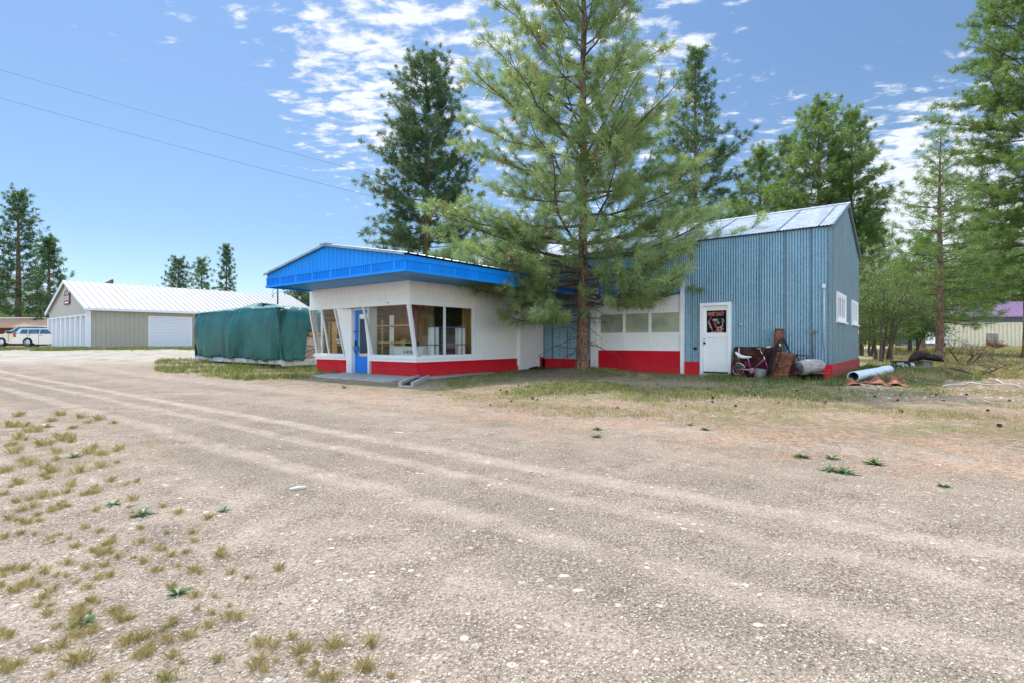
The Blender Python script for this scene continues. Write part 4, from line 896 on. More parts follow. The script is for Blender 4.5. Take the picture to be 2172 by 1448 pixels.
def pine(name, label, cat, x, y, H, prof, nl=60, zc=2.0, r0=.2, seed=1, group=None, tuft=.2, nn=24, nw=.008, step=.35, el=(-.05, .75), mat='needle', bark='bark', lean=(0, 0), top=1.0, dens=1.0, fp=.92, extra=(), gaps=0.0, tint0=.5, dead=0, barksides=10, curl=.25, z0=None):
    rng = np.random.default_rng(seed); g0 = gz(x, y) if z0 is None else z0
    root = thing(name, label, cat, (x, y, g0), group)
    base = np.array([x, y, g0-.1])
    zz = np.linspace(0, H, 26)
    wob = np.cumsum(rng.normal(0, .012*H/12, (26, 2)), 0)*(zz/H)[:, None]
    ax = np.stack([x+lean[0]*zz/H+wob[:, 0], y+lean[1]*zz/H+wob[:, 1], g0-.1+zz], 1)
    rad = r0*(1-zz/H*.97)**.85*(1+.55*np.exp(-zz/.28))
    tk = TubeSet()
    k = barksides
    if k > 12:
        zf = np.concatenate([np.linspace(0, 2.4, 40), np.linspace(2.5, H, 40)])
        axf = np.stack([np.interp(zf, zz, ax[:, i]) for i in range(3)], 1); rf = np.interp(zf, zz, rad)
        rf = r0*(1-zf/H*.97)**.85*(1+.55*np.exp(-zf/.28))
        an = np.arange(k)*2*np.pi/k; gro = sum(np.sin(an[None]*q+rng.uniform(0, 6)+zf[:, None]*rng.uniform(-.8, .8))*w_ for q, w_ in ((3, .035), (7, .035), (11, .03), (5, .04)))
        tk.path(axf, rf[:, None]*(1+gro+rng.normal(0, .018, (len(zf), k))), k)
    else: tk.path(ax, rad, k)
    lb = TubeSet(); TP = []; TD = []; TT_ = []
    az = rng.uniform(0, 6.28); up = np.array([0, 0, 1.])
    for i in range(nl+len(extra)):
        ex = extra[i-nl] if i >= nl else None
        f = (i+rng.uniform(-.4, .4))/nl; f = min(max(f, 0), 1)**fp
        if ex is None and rng.random() < gaps: continue
        z = zc+(H*.985-zc)*f; az += 2.4+rng.normal(0, .25)
        h = z/H
        L = prof(z, math.cos(az))*rng.uniform(.62, 1.08)
        if L < .12: L = .12
        e = el[0]+(el[1]-el[0])*f+rng.normal(0, .09)
        if ex: z, az, L, e = ex[0], R(ex[1]), ex[2], ex[3]
        p0 = np.array([np.interp(z, zz, ax[:, j]) for j in range(3)])
        hd = np.array([math.cos(az), math.sin(az), 0.]); d0 = hd*math.cos(e)+up*math.sin(e)
        m = 9; t = np.linspace(0, 1, m); Lr = L/max(.35, math.cos(e))
        sidev = np.cross(hd, up)*rng.normal(0, .10)*Lr
        P = p0+d0*(t*Lr)[:, None]+up*(curl*Lr*.5*(t**2-t*.6))[:, None]+sidev*(t**2)[:, None]+np.cumsum(rng.normal(0, .012*Lr, (m, 3)), 0)
        rr = np.interp(z, zz, rad); rb = min(rr*.45, .011+.0105*Lr)*(1-t*.82)
        lb.path(P, rb, 5)
        ns = max(2, int(Lr*(1-.18)/step*dens)); tstart = .22 if L > 1 else .1
        for q in range(ns+1):
            tq = tstart+(1-tstart)*(q+rng.uniform(-.3, .3))/max(1, ns); tq = min(max(tq, 0), 1)
            pq = np.array([np.interp(tq, t, P[:, j]) for j in range(3)]); dd = P[min(m-1, int(tq*(m-1))+1)]-P[max(0, int(tq*(m-1))-0)] if tq < .99 else P[-1]-P[-2]
            dd = dd/(np.linalg.norm(dd)+1e-9)
            for sgn in ((-1, 1) if q < ns else (0,)):
                side = np.cross(dd, up); side /= np.linalg.norm(side)+1e-9
                side = side*math.cos(rng.normal(0, .5))+up*rng.normal(.05, .35)
                sd = rot_towards(dd, side*sgn, rng.uniform(.55, 1.05)) if sgn else dd
                sL = (.30+.42*(1-tq)*min(L, 3.2))*rng.uniform(.5, 1.15)*min(1, .35+L*.5) if sgn else tuft*.8
                ntf = max(1, int(sL/(tuft*.95)))
                tt = np.linspace(0, 1, 4); SP = pq+sd*(tt*sL)[:, None]+up*(.22*sL*tt**2)[:, None]+np.cumsum(rng.normal(0, .02*sL, (4, 3)), 0)
                if sL > tuft*.9: lb.path(SP, np.linspace(.35, .16, 4)*max(.012, rb[min(m-1, int(tq*8))])+.0015, 3)
                for w_ in range(ntf):
                    u_ = 1-w_/ntf*.9
                    if tq < .40 and L > 1.5 and u_ < .55 and rng.random() < .75: continue
                    pp = np.array([np.interp(u_, tt, SP[:, j]) for j in range(3)]); dv = sd+up*.35+rng.normal(0, .22, 3)
                    TP.append(pp+rng.normal(0, .03, 3)); TD.append(dv/np.linalg.norm(dv)); TT_.append(tint0+rng.normal(0, .17)+.10*(w_ == 0))
    for i in range(dead):
        z = rng.uniform(zc*.35, zc*1.9); a = rng.uniform(0, 6.28); L = rng.uniform(.5, 1.7)
        p0 = np.array([np.interp(z, zz, ax[:, j]) for j in range(3)]); hd = np.array([math.cos(a), math.sin(a), rng.uniform(-.25, .3)])
        t = np.linspace(0, 1, 7); P = p0+hd*(t*L)[:, None]+up*(-.35*L*t**2)[:, None]+np.cumsum(rng.normal(0, .03*L, (7, 3)), 0)
        lb.path(P, .016*(1-t*.8), 4)
        for q in range(5):
            j = rng.integers(2, 7); d2 = rng.normal(0, 1, 3); d2[2] -= .6; d2 /= np.linalg.norm(d2); l2 = rng.uniform(.15, .5)
            lb.path(P[j]+d2*(np.linspace(0, l2, 4))[:, None]+np.cumsum(rng.normal(0, .015, (4, 3)), 0), np.linspace(.006, .002, 4), 3)
    TP = np.array(TP); TD = np.array(TD); TT_ = np.array(TT_)
    size = tuft*rng.uniform(.75, 1.25, len(TP))
    V, tn = needles(TP, TD, size, TT_, nn, nw, rng)
    tr = tk.build('trunk', bark, root); lo = lb.build('limbs', 'limb', tr)
    np_mesh('crown', V, 4, mat, root, tint=tn)
    return root
def curve(pts):
    zs_ = [p[0] for p in pts]; rs_ = [p[1] for p in pts]
    return lambda z, c=0: float(np.interp(z, zs_, rs_))
def px2(px, Y): return (px-1086)/FPX*Y
def topz(py, Y): return CAMZ+(724-py)/FPX*Y
# foreground ponderosa: different reach to the left and right as in the photo
PL = curve([(1.2, 2.8), (1.8, 4.4), (2.6, 5.2), (4.0, 5.1), (5.5, 5.3), (6.4, 5.0), (7.5, 4.2), (9.3, 3.7), (10.5, 3.1), (12.4, 2.7), (14, 1.9), (16, .25)])
PR = curve([(1.2, 2.6), (1.8, 4.1), (2.6, 4.9), (4.0, 4.7), (5.5, 4.4), (6.5, 3.9), (7.5, 3.4), (9.2, 2.8), (10.5, 2.5), (12.4, 2.3), (14, 1.6), (16, .25)])
def profF(z, c): k = .5+.5*c; return PR(z)*k+PL(z)*(1-k)
pine('ponderosa_pine', 'big bright green ponderosa pine with furrowed brown trunk in front of the barn', 'pine tree', 2.335, 17.35, 16.0, profF, nl=116, zc=2.0, r0=.185, seed=11, tuft=.27, nn=74, nw=.0066, step=.30, el=(.04, .82), fp=1.12, gaps=.12, extra=((2.3, 200, 4.8, .03), (2.7, 176, 5.0, .0), (3.2, 218, 4.8, .03), (2.9, 198, 4.9, .0), (1.9, 240, 3.0, -.08), (3.7, 190, 4.9, .08), (3.4, 160, 4.4, .02), (4.1, 208, 4.9, .12), (2.2, 352, 3.9, .02), (1.6, 190, 2.6, -.05), (4.2, 345, 4.4, .12)), mat='needle_near', dead=34, barksides=40, tint0=.60, curl=.35)
def simple(c): return curve(c)
def bg(label, px, Y, top, base_r, seed, prof, nl=46, zc=2.0, **k):
    H = topz(top, Y)-gz(px2(px, Y), Y)
    pr = curve([(a*H, r) for a, r in prof])
    d = dict(tuft=.0095*Y+.03, nn=52, nw=.00042*Y, step=.0125*Y)
    if Y > 60: d.update(tuft=.46, nn=26, nw=.036, step=.58)
    d.update(k)
    return pine('pine_tree', label, 'pine tree', px2(px, Y), Y, H, pr, nl=nl, zc=zc, r0=base_r, seed=seed, **d)
G_ = 'background pines'
bg('tall dark full pine behind the store roof, left of the big foreground pine', 905, 31, 108, .30, 21, [(0, 3.0), (.25, 3.9), (.4, 4.0), (.6, 3.2), (.8, 2.1), (.93, 1.2), (1, .15)], nl=120, zc=4.6, tint0=.40, bark='bark_far', el=(-.1, .7))
bg('tall narrow open pine just right of the big foreground pine, behind the barn roof', 1472, 30, 92, .24, 22, [(0, 2.6), (.3, 3.3), (.5, 2.9), (.62, 2.6), (.8, 1.0), (.93, .6), (1, .1)], nl=84, zc=4.5, tint0=.5, el=(-.05, .7))
bg('lower rounded dark pine behind the middle of the barn roof', 1612, 40, 312, .24, 23, [(0, 2.8), (.4, 3.0), (.65, 2.2), (.85, 1.3), (1, .15)], nl=66, zc=5, tint0=.45, mat='needle_fresh')
bg('broad bright twin-topped pine behind the barn ridge, its taller left top', 1737, 33, 214, .27, 24, [(0, 3.0), (.35, 3.6), (.6, 3.0), (.8, 1.9), (.93, .9), (1, .12)], nl=100, zc=4, tint0=.58, mat='needle_fresh')
bg('bright pine right beside the twin top behind the barn peak', 1805, 33.5, 230, .24, 25, [(0, 2.8), (.3, 3.1), (.55, 2.5), (.75, 1.6), (.93, .8), (1, .1)], nl=76, zc=4.5, tint0=.52, mat='needle_fresh')
bg('small dark pine between the narrow pine and the twin pines', 1668, 43, 285, .2, 26, [(0, 2.4), (.4, 2.6), (.7, 1.6), (.9, .8), (1, .1)], nl=56, zc=5, tint0=.35)
bg('slim open pine with dark trunk standing behind the stump and junk', 1993, 23.3, 268, .17, 27, [(0, 1.8), (.25, 2.7), (.42, 2.5), (.6, 1.8), (.8, 1.0), (.93, .6), (1, .1)], nl=70, zc=1.7, tint0=.58, mat='needle_fresh', dead=10, el=(-.12, .6), tuft=.23, nn=24, step=.32)
bg('small pine with orange trunk behind the slim dark-trunked pine', 1957, 34, 500, .15, 28, [(0, 2.0), (.4, 2.2), (.7, 1.4), (1, .12)], nl=44, zc=1.8, tint0=.62, mat='needle_fresh', bark='bark_far')
R_ = dict(nl=150, zc=3.0, tint0=.60, mat='needle_fresh', bark='bark_far', tuft=.29, nn=48, nw=.011, step=.30, el=(-.15, .6), barksides=14)
pine('ponderosa_pine', 'huge leafy pine with orange trunk cut by the right edge of the photo', 'pine tree', 25.05, 25.2, 21.5, curve([(0, 3.2), (4, 4.0), (7, 4.1), (10, 4.0), (13, 3.4), (16, 2.8), (19, 1.7), (21.5, .2)]), r0=.36, seed=29, **R_)
bg('tall dark pine at the far left edge behind the cars', 38, 66, 404, .42, 30, [(0, 2.6), (.2, 3.4), (.5, 3.0), (.75, 2.2), (.92, 1.3), (1, .3)], nl=90, zc=4, tint0=.25)
bg('shorter dark pine between the far left pine and the storage gable', 104, 64, 505, .32, 31, [(0, 2.4), (.3, 2.4), (.6, 1.7), (.85, .9), (1, .15)], nl=70, zc=2.5, tint0=.32)
bg('dark low pine against the left edge behind the brown shed', -25, 74, 560, .3, 32, [(0, 3.4), (.5, 2.6), (1, .3)], nl=54, zc=2, tint0=.3)
bg('dark round-topped pine behind the white storage roof, leftmost of three', 378, 84, 548, .3, 33, [(0, 2.2), (.5, 2.3), (.75, 1.9), (.92, 1.0), (1, .2)], nl=60, zc=4, tint0=.3)
bg('pale loose pine behind the white storage roof, middle of three', 427, 80, 548, .26, 34, [(0, 2.0), (.5, 2.0), (.75, 1.5), (.92, .7), (1, .1)], nl=44, zc=3, tint0=.72)
bg('slim pointed pine behind the white storage roof, rightmost of three', 480, 82, 516, .22, 35, [(0, 1.7), (.4, 1.6), (.65, 1.2), (.85, .7), (1, .05)], nl=56, zc=3, tint0=.36)
bg('small dark pine seen in the gap left of the store wall', 640, 72, 616, .24, 36, [(0, 3.0), (.5, 3.0), (.75, 2.5), (.92, 1.4), (1, .5)], nl=56, zc=3, tint0=.35)
for i, (px, Y, tp, w) in enumerate(((1560, 52, 420, 3.2), (1850, 55, 470, 3.4), (1905, 62, 560, 3.4), (2080, 60, 470, 3.8), (2150, 66, 440, 4.0), (2230, 58, 400, 4))):
    bg(('pine standing behind the barn roof left of the small dark pine', 'dense pine in the second row right of the barn gable', 'lower pine in the back row right of the barn gable', 'full green pine behind the purple roof, left one', 'full green pine behind the purple roof, near the right edge', 'green pine behind the purple roof at the right edge')[i], px, Y, tp, .25, 40+i,
       [(0, w*1.05), (.35, w*1.15), (.65, w*.85), (.88, w*.4), (1, .15)], nl=72, zc=2.5, tint0=.6, mat='needle_fresh', group=G_, nn=24)

def leafy(name, label, cat, x, y, H, Rr, stems, seed, mat='leafy', n=9000, ls=.05, zc=.4, group=None, r0=.07, clumps=60, tint0=.45):
    rng = np.random.default_rng(seed); g0 = gz(x, y); root = thing(name, label, cat, (x, y, g0), group); tk = TubeSet(); tips = []
    for i in range(stems):
        a = rng.uniform(0, 6.28); sp = rng.uniform(.15, .75)*Rr
        t = np.linspace(0, 1, 9); top = np.array([math.cos(a)*sp, math.sin(a)*sp, H*rng.uniform(.62, .9)])
        P = np.array([x, y, g0-.1])+np.array([math.cos(a)*.14*stems**.5, math.sin(a)*.10*stems**.5, 0])+top*np.stack([t**1.5, t**1.5, t], 1)+np.cumsum(rng.normal(0, .03*H/4, (9, 3)), 0)
        tk.path(P, r0*(1-t*.8), 6)
        for q in range(9):
            j = rng.integers(2, 9); d = rng.normal(0, 1, 3); d[2] = abs(d[2])*.5; d /= np.linalg.norm(d); l = rng.uniform(.3, .7)*Rr
            Q = P[j]+d*np.linspace(0, l, 5)[:, None]+np.cumsum(rng.normal(0, .03, (5, 3)), 0); tk.path(Q, np.linspace(r0*.35, .006, 5), 4); tips += [Q[-1], Q[3]]
    tk.build('trunk', 'limb', root)
    C = []
    for i in range(clumps):
        if rng.random() < .55 and tips: C.append(tips[rng.integers(len(tips))])
        else:
            while True:
                v = rng.uniform(-1, 1, 3)
                if np.linalg.norm(v) < 1: break
            C.append(np.array([x, y, g0+zc+(H-zc)*.52])+v*np.array([Rr, Rr, (H-zc)*.5]))
    C = np.array(C); ci = rng.integers(len(C), size=n); rc = rng.uniform(.10, .26, len(C))*Rr
    pos = C[ci]+rng.normal(0, 1, (n, 3))*rc[ci][:, None]*np.array([1, 1, .7])
    pos = pos[pos[:, 2] > g0+zc*.7]; n = len(pos)
    a = rng.normal(0, 1, (n, 3)); a /= np.linalg.norm(a, axis=1)[:, None]; b_ = np.cross(a, rng.normal(0, 1, (n, 3))); b_ /= np.linalg.norm(b_, axis=1)[:, None]
    s_ = ls*rng.uniform(.6, 1.3, n)[:, None]
    V = np.stack([pos-a*s_, pos+b_*s_*.5, pos+a*s_, pos-b_*s_*.5], 1).reshape(-1, 3)
    ct = np.clip(tint0+rng.normal(0, .18, len(C)), 0, 1)
    np_mesh('crown', V, 4, mat, root, tint=np.repeat(np.clip(ct[ci[:n]]+rng.normal(0, .12, n), 0, 1), 4))
    return root
leafy('juniper_tree', 'grey-green bushy tree with several dark leaning stems right of the barn', 'tree', px2(1868, 23.0), 23.0, 4.5, 1.45, 7, 51, n=17000, ls=.034, zc=1.1, clumps=95, tint0=.40)
leafy('bush', 'low grey-green bush behind the barn corner', 'bush', px2(1835, 27), 27, 3.6, 1.3, 4, 52, n=12000, ls=.045, zc=.8, tint0=.35)
leafy('bush', 'yellow-green bush behind the slim dark-trunked pine', 'bush', px2(1935, 30), 30, 2.8, 1.6, 4, 53, mat='leaf_bright', n=12000, ls=.05, zc=.9, tint0=.5)
leafy('broadleaf_tree', 'bright green round tree behind the purple roof', 'tree', px2(2105, 64), 64, 10.5, 4.5, 4, 54, mat='leaf_bright', n=20000, ls=.13, zc=1.5, tint0=.45, r0=.18, clumps=90)
leafy('broadleaf_tree', 'green leafy tree left of the purple roof behind the slim pine', 'tree', px2(2030, 58), 58, 8.6, 3.6, 4, 55, mat='leaf_bright', n=16000, ls=.12, zc=1.2, tint0=.35, r0=.15, clumps=80)
leafy('bush', 'lime green bush showing above the white storage roof', 'bush', px2(372, 76), 76, 8.4, 3.4, 3, 56, mat='leaf_bright', n=9000, ls=.12, zc=2, tint0=.8)
leafy('bush', 'green bush behind the tan shed roof at the far left', 'bush', px2(62, 72), 72, 4.8, 3.6, 3, 57, mat='leaf_bright', n=9000, ls=.12, zc=.5, tint0=.3)
leafy('bush', 'green bush at the foot of the far left pines beside the storage gable', 'bush', px2(118, 70), 70, 4.6, 3.0, 3, 58, mat='leafy', n=8000, ls=.12, zc=.5, tint0=.5)
# far wood behind everything on the right, one mass
def far_wood():
    rng = np.random.default_rng(77); P = []; T_ = []
    for i in range(230):
        px = rng.uniform(1480, 2400); Y = rng.uniform(85, 150); X = px2(px, Y); H = rng.uniform(6, 12)*(1 if px > 1800 else .9); Rr = rng.uniform(1.6, 3.0)
        n = 260; h = rng.random(n)**.8; r = Rr*(1-h)**.7*np.sqrt(rng.random(n)); a = rng.uniform(0, 6.28, n)
        P.append(np.stack([X+r*np.cos(a), Y+r*np.sin(a), .5+h*H], 1)); T_.append(np.full(n, rng.uniform(.25, .95)))
    P = np.concatenate(P); T_ = np.concatenate(T_); n = len(P)
    V, t = needles(P, np.tile([0, 0, 1.], (n, 1)), np.full(n, .8), T_, 4, .10, rng, spread=1.0)
    o = np_mesh('distant_wood', V, 4, 'needle_fresh', None, loc=(60, 110, 0), tint=t); setp(o, 'far green pine wood beyond the dry field on the right', 'wood', kind='stuff')
far_wood()
# ------------------------------------------------------------------ covered trailer
tr = thing('trailer', 'low flatbed trailer with white side boards standing left of the store', 'trailer', F @ Vector((-20, -5.4, 0)))
TX0, TX1, TY0, TY1 = -23.7, -16.35, -6.72, -4.3
gtr = .05
b = MB(F); b.box(TX0, TX1, TY0+.05, TY1, .36, .46); b.build('deck', 'greywood', tr)
b = MB(F); b.box(TX0, TX1-.0, TY0-.03, TY0+.045, .22, .40); b.build('side_board', 'trailerwhite', tr)
b = MB(F); b.box(TX1, TX1+.06, TY0, TY1, .16, .30); b.box(TX1+.0, TX1+.05, TY0+.03, TY1, .31, .40); b.build('end_board', 'trailerwhite', tr)
b = MB(F); b.box(TX0+.1, -20.9, TY0-.05, TY0+.03, .402, .45); b.box(-19.8, -17.0, TY0-.05, TY0+.03, .402, .45); b.build('deck_edge', 'tarpblue', tr)
for x_ in (-20.6, -19.9):
    w = MB(F); w.tube([(x_, TY0+.02, .33), (x_, TY0+.22, .33)], .29, 20); wo = w.build('wheel', 'tyre', tr)
    w = MB(F); w.tube([(x_, TY0+.0, .33), (x_, TY0+.03, .33)], .13, 12); w.build('hub', 'rust_bright', wo)
b = MB(F); b.box(-21.1, -19.4, TY0+.0, TY0+.3, .61, .64); b.build('mudguard', 'tarpblue', tr)
def tarp():
    # a wrapped, wrinkled cover over a load: closed loop around the load, top cap domed
    rng = np.random.default_rng(5)
    x0, x1, y0, y1, zt_ = TX0-.05, TX1+.10, TY0-.10, TY1+.1, 2.32
    per = []; N = 420
    segs = [((x0, y0), (x1, y0)), ((x1, y0), (x1, y1)), ((x1, y1), (x0, y1)), ((x0, y1), (x0, y0))]
    Ls = [math.dist(a, b_) for a, b_ in segs]; tot = sum(Ls)
    rows = 30; V = []
    ph = rng.uniform(0, 6.28, 16); fr = np.concatenate([rng.uniform(1.5, 7, 9), rng.uniform(7, 13, 7)]); sl_ = rng.uniform(-1, 1, 16)*np.where(fr < 7, 4.5, 2.0); am = rng.uniform(.2, 1, 16)/(.6+fr/4)
    def fold(s, v): return float(np.sum(am*np.abs(np.sin(fr*s*.55+ph+sl_*v)))-am.sum()*.6)*.10*(.55+.45*math.sin(s*1.7+1))
    cx, cy = (x0+x1)/2, (y0+y1)/2
    def edge(s):
        k = 0
        while s > Ls[k] and k < 3: s -= Ls[k]; k += 1
        a, b_ = segs[k]; t = s/Ls[k]; nx, ny = (b_[1]-a[1])/Ls[k], -(b_[0]-a[0])/Ls[k]
        return a[0]+(b_[0]-a[0])*t, a[1]+(b_[1]-a[1])*t, nx, ny, k, t
    for i in range(N):
        s = i/N*tot; X, Y, nx, ny, k, t = edge(s)
        d = min(min(t, 1-t)*Ls[k], .5); rc = (1-d/.5)**2*.16
        bot = .36+.05*math.sin(s*3.1)+.035*math.sin(s*9.7)
        if k == 0: bot = .42-.03*smooth((t-.1)/.9)+.04*math.sin(s*3.1)+.03*math.sin(s*9.7); bot -= .0
        if k == 0: bot -= .10*math.exp(-((t-.86)/.05)**2)
        if k == 1: bot = .36+(1.05)*smooth((t*Ls[1]-.95)/.18)+.03*math.sin(s*11)
        for r in range(rows):
            v = r/(rows-1); z = bot+(zt_-.12-bot)*v
            o_ = fold(s, v)*(1.15-.55*v)-rc+.06*math.sin(v*3.1)-.10*(v**6)
            if k == 0: o_ -= .22*smooth((.1-t)/.1)*(1-v)+.0
            V.append((X+nx*o_, Y+ny*o_, z+.05*math.sin(s*1.3)*v))
        for q, (fx, dz) in enumerate(((.95, .10), (.86, .15), (.68, .22), (.42, .32), (.2, .37), (.0, .38))):
            peak = dz*(1+.45*math.exp(-((X-(x0+4.7))/1.3)**2))-.10*math.exp(-((X-(x1-1.6))/.5)**2)*(q > 0)
            V.append((cx+(X-cx)*(fx if q < 5 else .0)-0*nx, cy+(Y-cy)*fx, zt_-.14+peak*.85+fold(s, 1.2)*.35*(1-q/6)))
    W = rows+6; Fc = []
    for i in range(N):
        for r in range(W-1): a = i*W+r; b2 = ((i+1) % N)*W+r; Fc.append((a, b2, b2+1, a+1))
    Wv = np.array([tuple(F @ Vector(v)) for v in V])
    o = np_mesh('tarp', Wv, 4, 'tarp', None, loc=tuple(F @ Vector((cx, cy, .4))), smooth_=True, faces=np.array(Fc))
    md = o.modifiers.new('thick', 'SOLIDIFY'); md.thickness = .008
    setp(o, 'wrinkled dark green tarpaulin draped over the load on the trailer', 'tarpaulin')
tarp()
for i, (y0, y1, z0, z1) in enumerate(((-5.85, -5.0, .465, .88), (-5.0, -4.45, .465, .86), (-5.8, -4.6, .885, 1.22))):
    b = MB(F); b.hexa([(TX1-.9, y0+.01, z0), (TX1-.04, y0+.01, z0), (TX1-.02, y1-.01, z0), (TX1-.9, y1-.01, z0)], [(TX1-.9, y0+.03, z1), (TX1-.06, y0+.03, z1-.02), (TX1-.05, y1-.03, z1), (TX1-.9, y1-.03, z1)])
    b.build('stone_block', 'stonebox', None, label=('pinkish block low at the open end of the tarped trailer, near the tarp edge', 'pinkish block low at the open end of the tarped trailer, near the store', 'pinkish flat block topmost under the open end of the tarp')[i], category='block', group='cargo blocks on the trailer')
b = MB(F)
for k in range(3): b.tube([(TX1-.6, -5.5+.3*k, 1.33), (TX1-.04, -5.52+.3*k, 1.33)], .10, 12)
b.build('firewood', 'wood', None, label='cut log ends stacked on the trailer block under the tarp edge', category='firewood')
b = MB(F); b.tube([(TX1+.04, -6.6, .35), (TX1+.08, -5.6, .72), (TX1+.06, -4.7, 1.0)], .012, 5); b.tube([(TX1+.07, -5.9, .38), (TX1+.09, -5.3, .8), (TX1+.07, -4.6, .75)], .010, 5)
b.build('tie_strap', 'black', None, label='thin black tie strap across the open end of the trailer load', category='strap')

# ------------------------------------------------------------------ mast and overhead wires
mp = Vector((px2(589, 30), 30, .45)); b = MB(); b.tube([mp, mp+Vector((0, 0, topz(611, 30)-.45))], .045, 8)
mt = thing('metal_mast', 'thin metal service mast sticking up behind the green tarp', 'mast', mp); b.build('pole', 'wire', mt)
b = MB(); zt_ = topz(613, 30)
b.tube([mp+Vector((-.05, 0, zt_-.45)), mp+Vector((-.25, 0, zt_-.5)), mp+Vector((-.34, 0, zt_-.8)), mp+Vector((-.22, 0, zt_-.95))], .012, 5); b.tube([mp+Vector((-.04, 0, zt_-.65)), mp+Vector((-.22, 0, zt_-.72)), mp+Vector((-.3, 0, zt_-.95))], .012, 5); b.build('cable_loop', 'wire', mt)
b = MB(); b.tube([mp+Vector((0, 0, zt_-.62)), mp+Vector((2.0, 1.2, zt_-.68)), mp+Vector((6, 4, zt_-.7))], .008, 4); b.build('service_cable', 'wire', mt)
for py0, py1, lab in ((148, 366, 'upper thin overhead wire crossing the sky to the dark pine'), (208, 413, 'lower thin overhead wire crossing the sky to the dark pine')):
    A = Vector((px2(0, 24), 24, topz(py0, 24))); B = Vector((px2(790, 33), 33, topz(py1+4, 33))); D = B-A
    pts = []
    for k in range(-8, 33):
        t = k/20; p_ = A+D*t; p_.z -= .9*(t*(1-t))*1.0*.35; pts.append(p_)
    b = MB(); b.tube(pts, .009, 5); b.build('overhead_wire', 'wire', None, base=A, label=lab, category='wire')

# ------------------------------------------------------------------ two cars at the far left
def car(name, label, paint, fr, L, prof_body, prof_roof, wheels, wr, facing_parts, W=1.74):
    root = thing(name, label, 'car', fr @ Vector((L/2, 0, 0)))
    b = MB(fr); b.prism(prof_body, 'y', -W/2, W/2); b.build('body', paint, root)
    r_ = prof_roof; n = len(r_)
    b = MB(fr); ins = .16
    vs = [(x, -W/2+.03+ins*((z-.95)/.55), z) for x, z in r_]+[(x, W/2-.03-ins*((z-.95)/.55), z) for x, z in r_]
    b.add(vs, [tuple(range(n)), tuple(reversed(range(n, 2*n)))]+[(i, i+n, (i+1) % n+n, (i+1) % n) for i in range(n)]); cab = b.build('cabin', paint, root)
    return root, cab
def side_y(z, W=1.74): return -W/2+.03+.16*((z-.95)/.55)
def wheel(fr, root, x, wr, W=1.74):
    w = MB(fr); w.tube([(x, -W/2-.02, wr), (x, -W/2+.0, wr), (x, -W/2+.2, wr)], [wr*.93, wr, wr], 24); wo = w.build('wheel', 'tyre', root)
    w = MB(fr); w.tube([(x, -W/2-.032, wr), (x, -W/2-.0, wr)], wr*.62, 20); w.tube([(x, -W/2-.05, wr), (x, -W/2-.03, wr)], wr*.16, 10)
    ro = w.build('rim', 'alloy', wo)
    w = MB(fr)
    for k in range(6): a = k*math.pi/3+.3; w.tube([(x+math.cos(a)*wr*.38, -W/2-.035, wr+math.sin(a)*wr*.38), (x+math.cos(a)*wr*.38, -W/2-.033, wr+math.sin(a)*wr*.38)], wr*.12, 8)
    w.build('rim_hole', 'black', ro)
def arch(cx, wr, n=8): return [(cx+math.cos(a)*(wr+.06), wr+math.sin(a)*(wr+.06)) for a in [math.pi*k/n for k in range(n+1)]]
# station wagon, tail to the left
WF = frame(Vector((px2(46, 47), 47, .55)), Vector((1, .04, 0)).normalized(), Vector((-.04, 1, 0)).normalized())
WF = WF @ Matrix.Scale(1.1, 4)
wr = .34
body = [(.0, .38), (.02, .62), (.10, .70), (.14, .98), (.20, 1.02), (3.3, 1.0), (3.9, .90), (4.35, .78), (4.42, .40), (4.3, .30)]+[(x, z) for x, z in arch(3.55, wr)]+[(2.9, .26), (1.3, .26)]+[(x, z) for x, z in arch(.98, wr)]+[(.5, .32)]
# profile walked clockwise along the bottom from the front to the back
body = [(0, .40), (.02, .62), (.13, .70), (.15, 1.0), (3.3, 1.0), (3.95, .9), (4.38, .76), (4.42, .40), (4.2, .32)]+arch(3.75, wr)+[(2.8, .24), (1.9, .24)]+arch(1.2, wr)+[(.5, .34)]
roof = [(.17, .99), (.42, 1.42), (.60, 1.48), (2.3, 1.49), (2.7, 1.42), (3.4, .99)]
wag, cab = car('station_wagon', 'silver station wagon with roof rails and red tail light half hidden by the storage building', 'silver', WF, 4.42, body, roof, None, wr, None)
for q in ([(.52, 1.04), (1.12, 1.04), (1.12, 1.38), (.66, 1.38)], [(1.2, 1.04), (2.02, 1.04), (2.02, 1.39), (1.2, 1.38)], [(2.1, 1.04), (3.1, 1.04), (2.62, 1.38), (2.1, 1.39)]):
    b = MB(WF); b.add([(x, side_y(z)-.012, z) for x, z in q]+[(x, side_y(z)+.01, z) for x, z in q], [(0, 1, 2, 3), (7, 6, 5, 4), (0, 4, 5, 1), (1, 5, 6, 2), (2, 6, 7, 3), (3, 7, 4, 0)]); b.build('side_window', 'carglass', cab)
b = MB(WF); b.box(.10, .30, -.885, -.78, .76, 1.08); b.build('tail_light', 'redlens', wag)
b = MB(WF); b.tube([(.7, -.66, 1.53), (1.3, -.66, 1.56), (2.3, -.66, 1.54)], .02, 6); b.tube([(.7, .66, 1.53), (1.3, .66, 1.56), (2.3, .66, 1.54)], .02, 6); b.box(1.0, 1.05, -.66, .66, 1.55, 1.58); b.box(2.0, 2.05, -.66, .66, 1.55, 1.58); b.build('roof_rail', 'black', wag)
b = MB(WF); b.box(-.06, .12, -.83, .83, .42, .64); b.build('bumper', 'silver', wag)
b = MB(WF); b.box(1.16, 1.18, -.878, -.871, .3, 1.0); b.box(2.05, 2.07, -.878, -.871, .3, 1.0); b.build('door_gap', 'black', wag)
for x_ in (1.25, 2.15):
    b = MB(WF); b.box(x_, x_+.2, -.89, -.871, .91, .945); b.build('door_handle', 'black', wag)
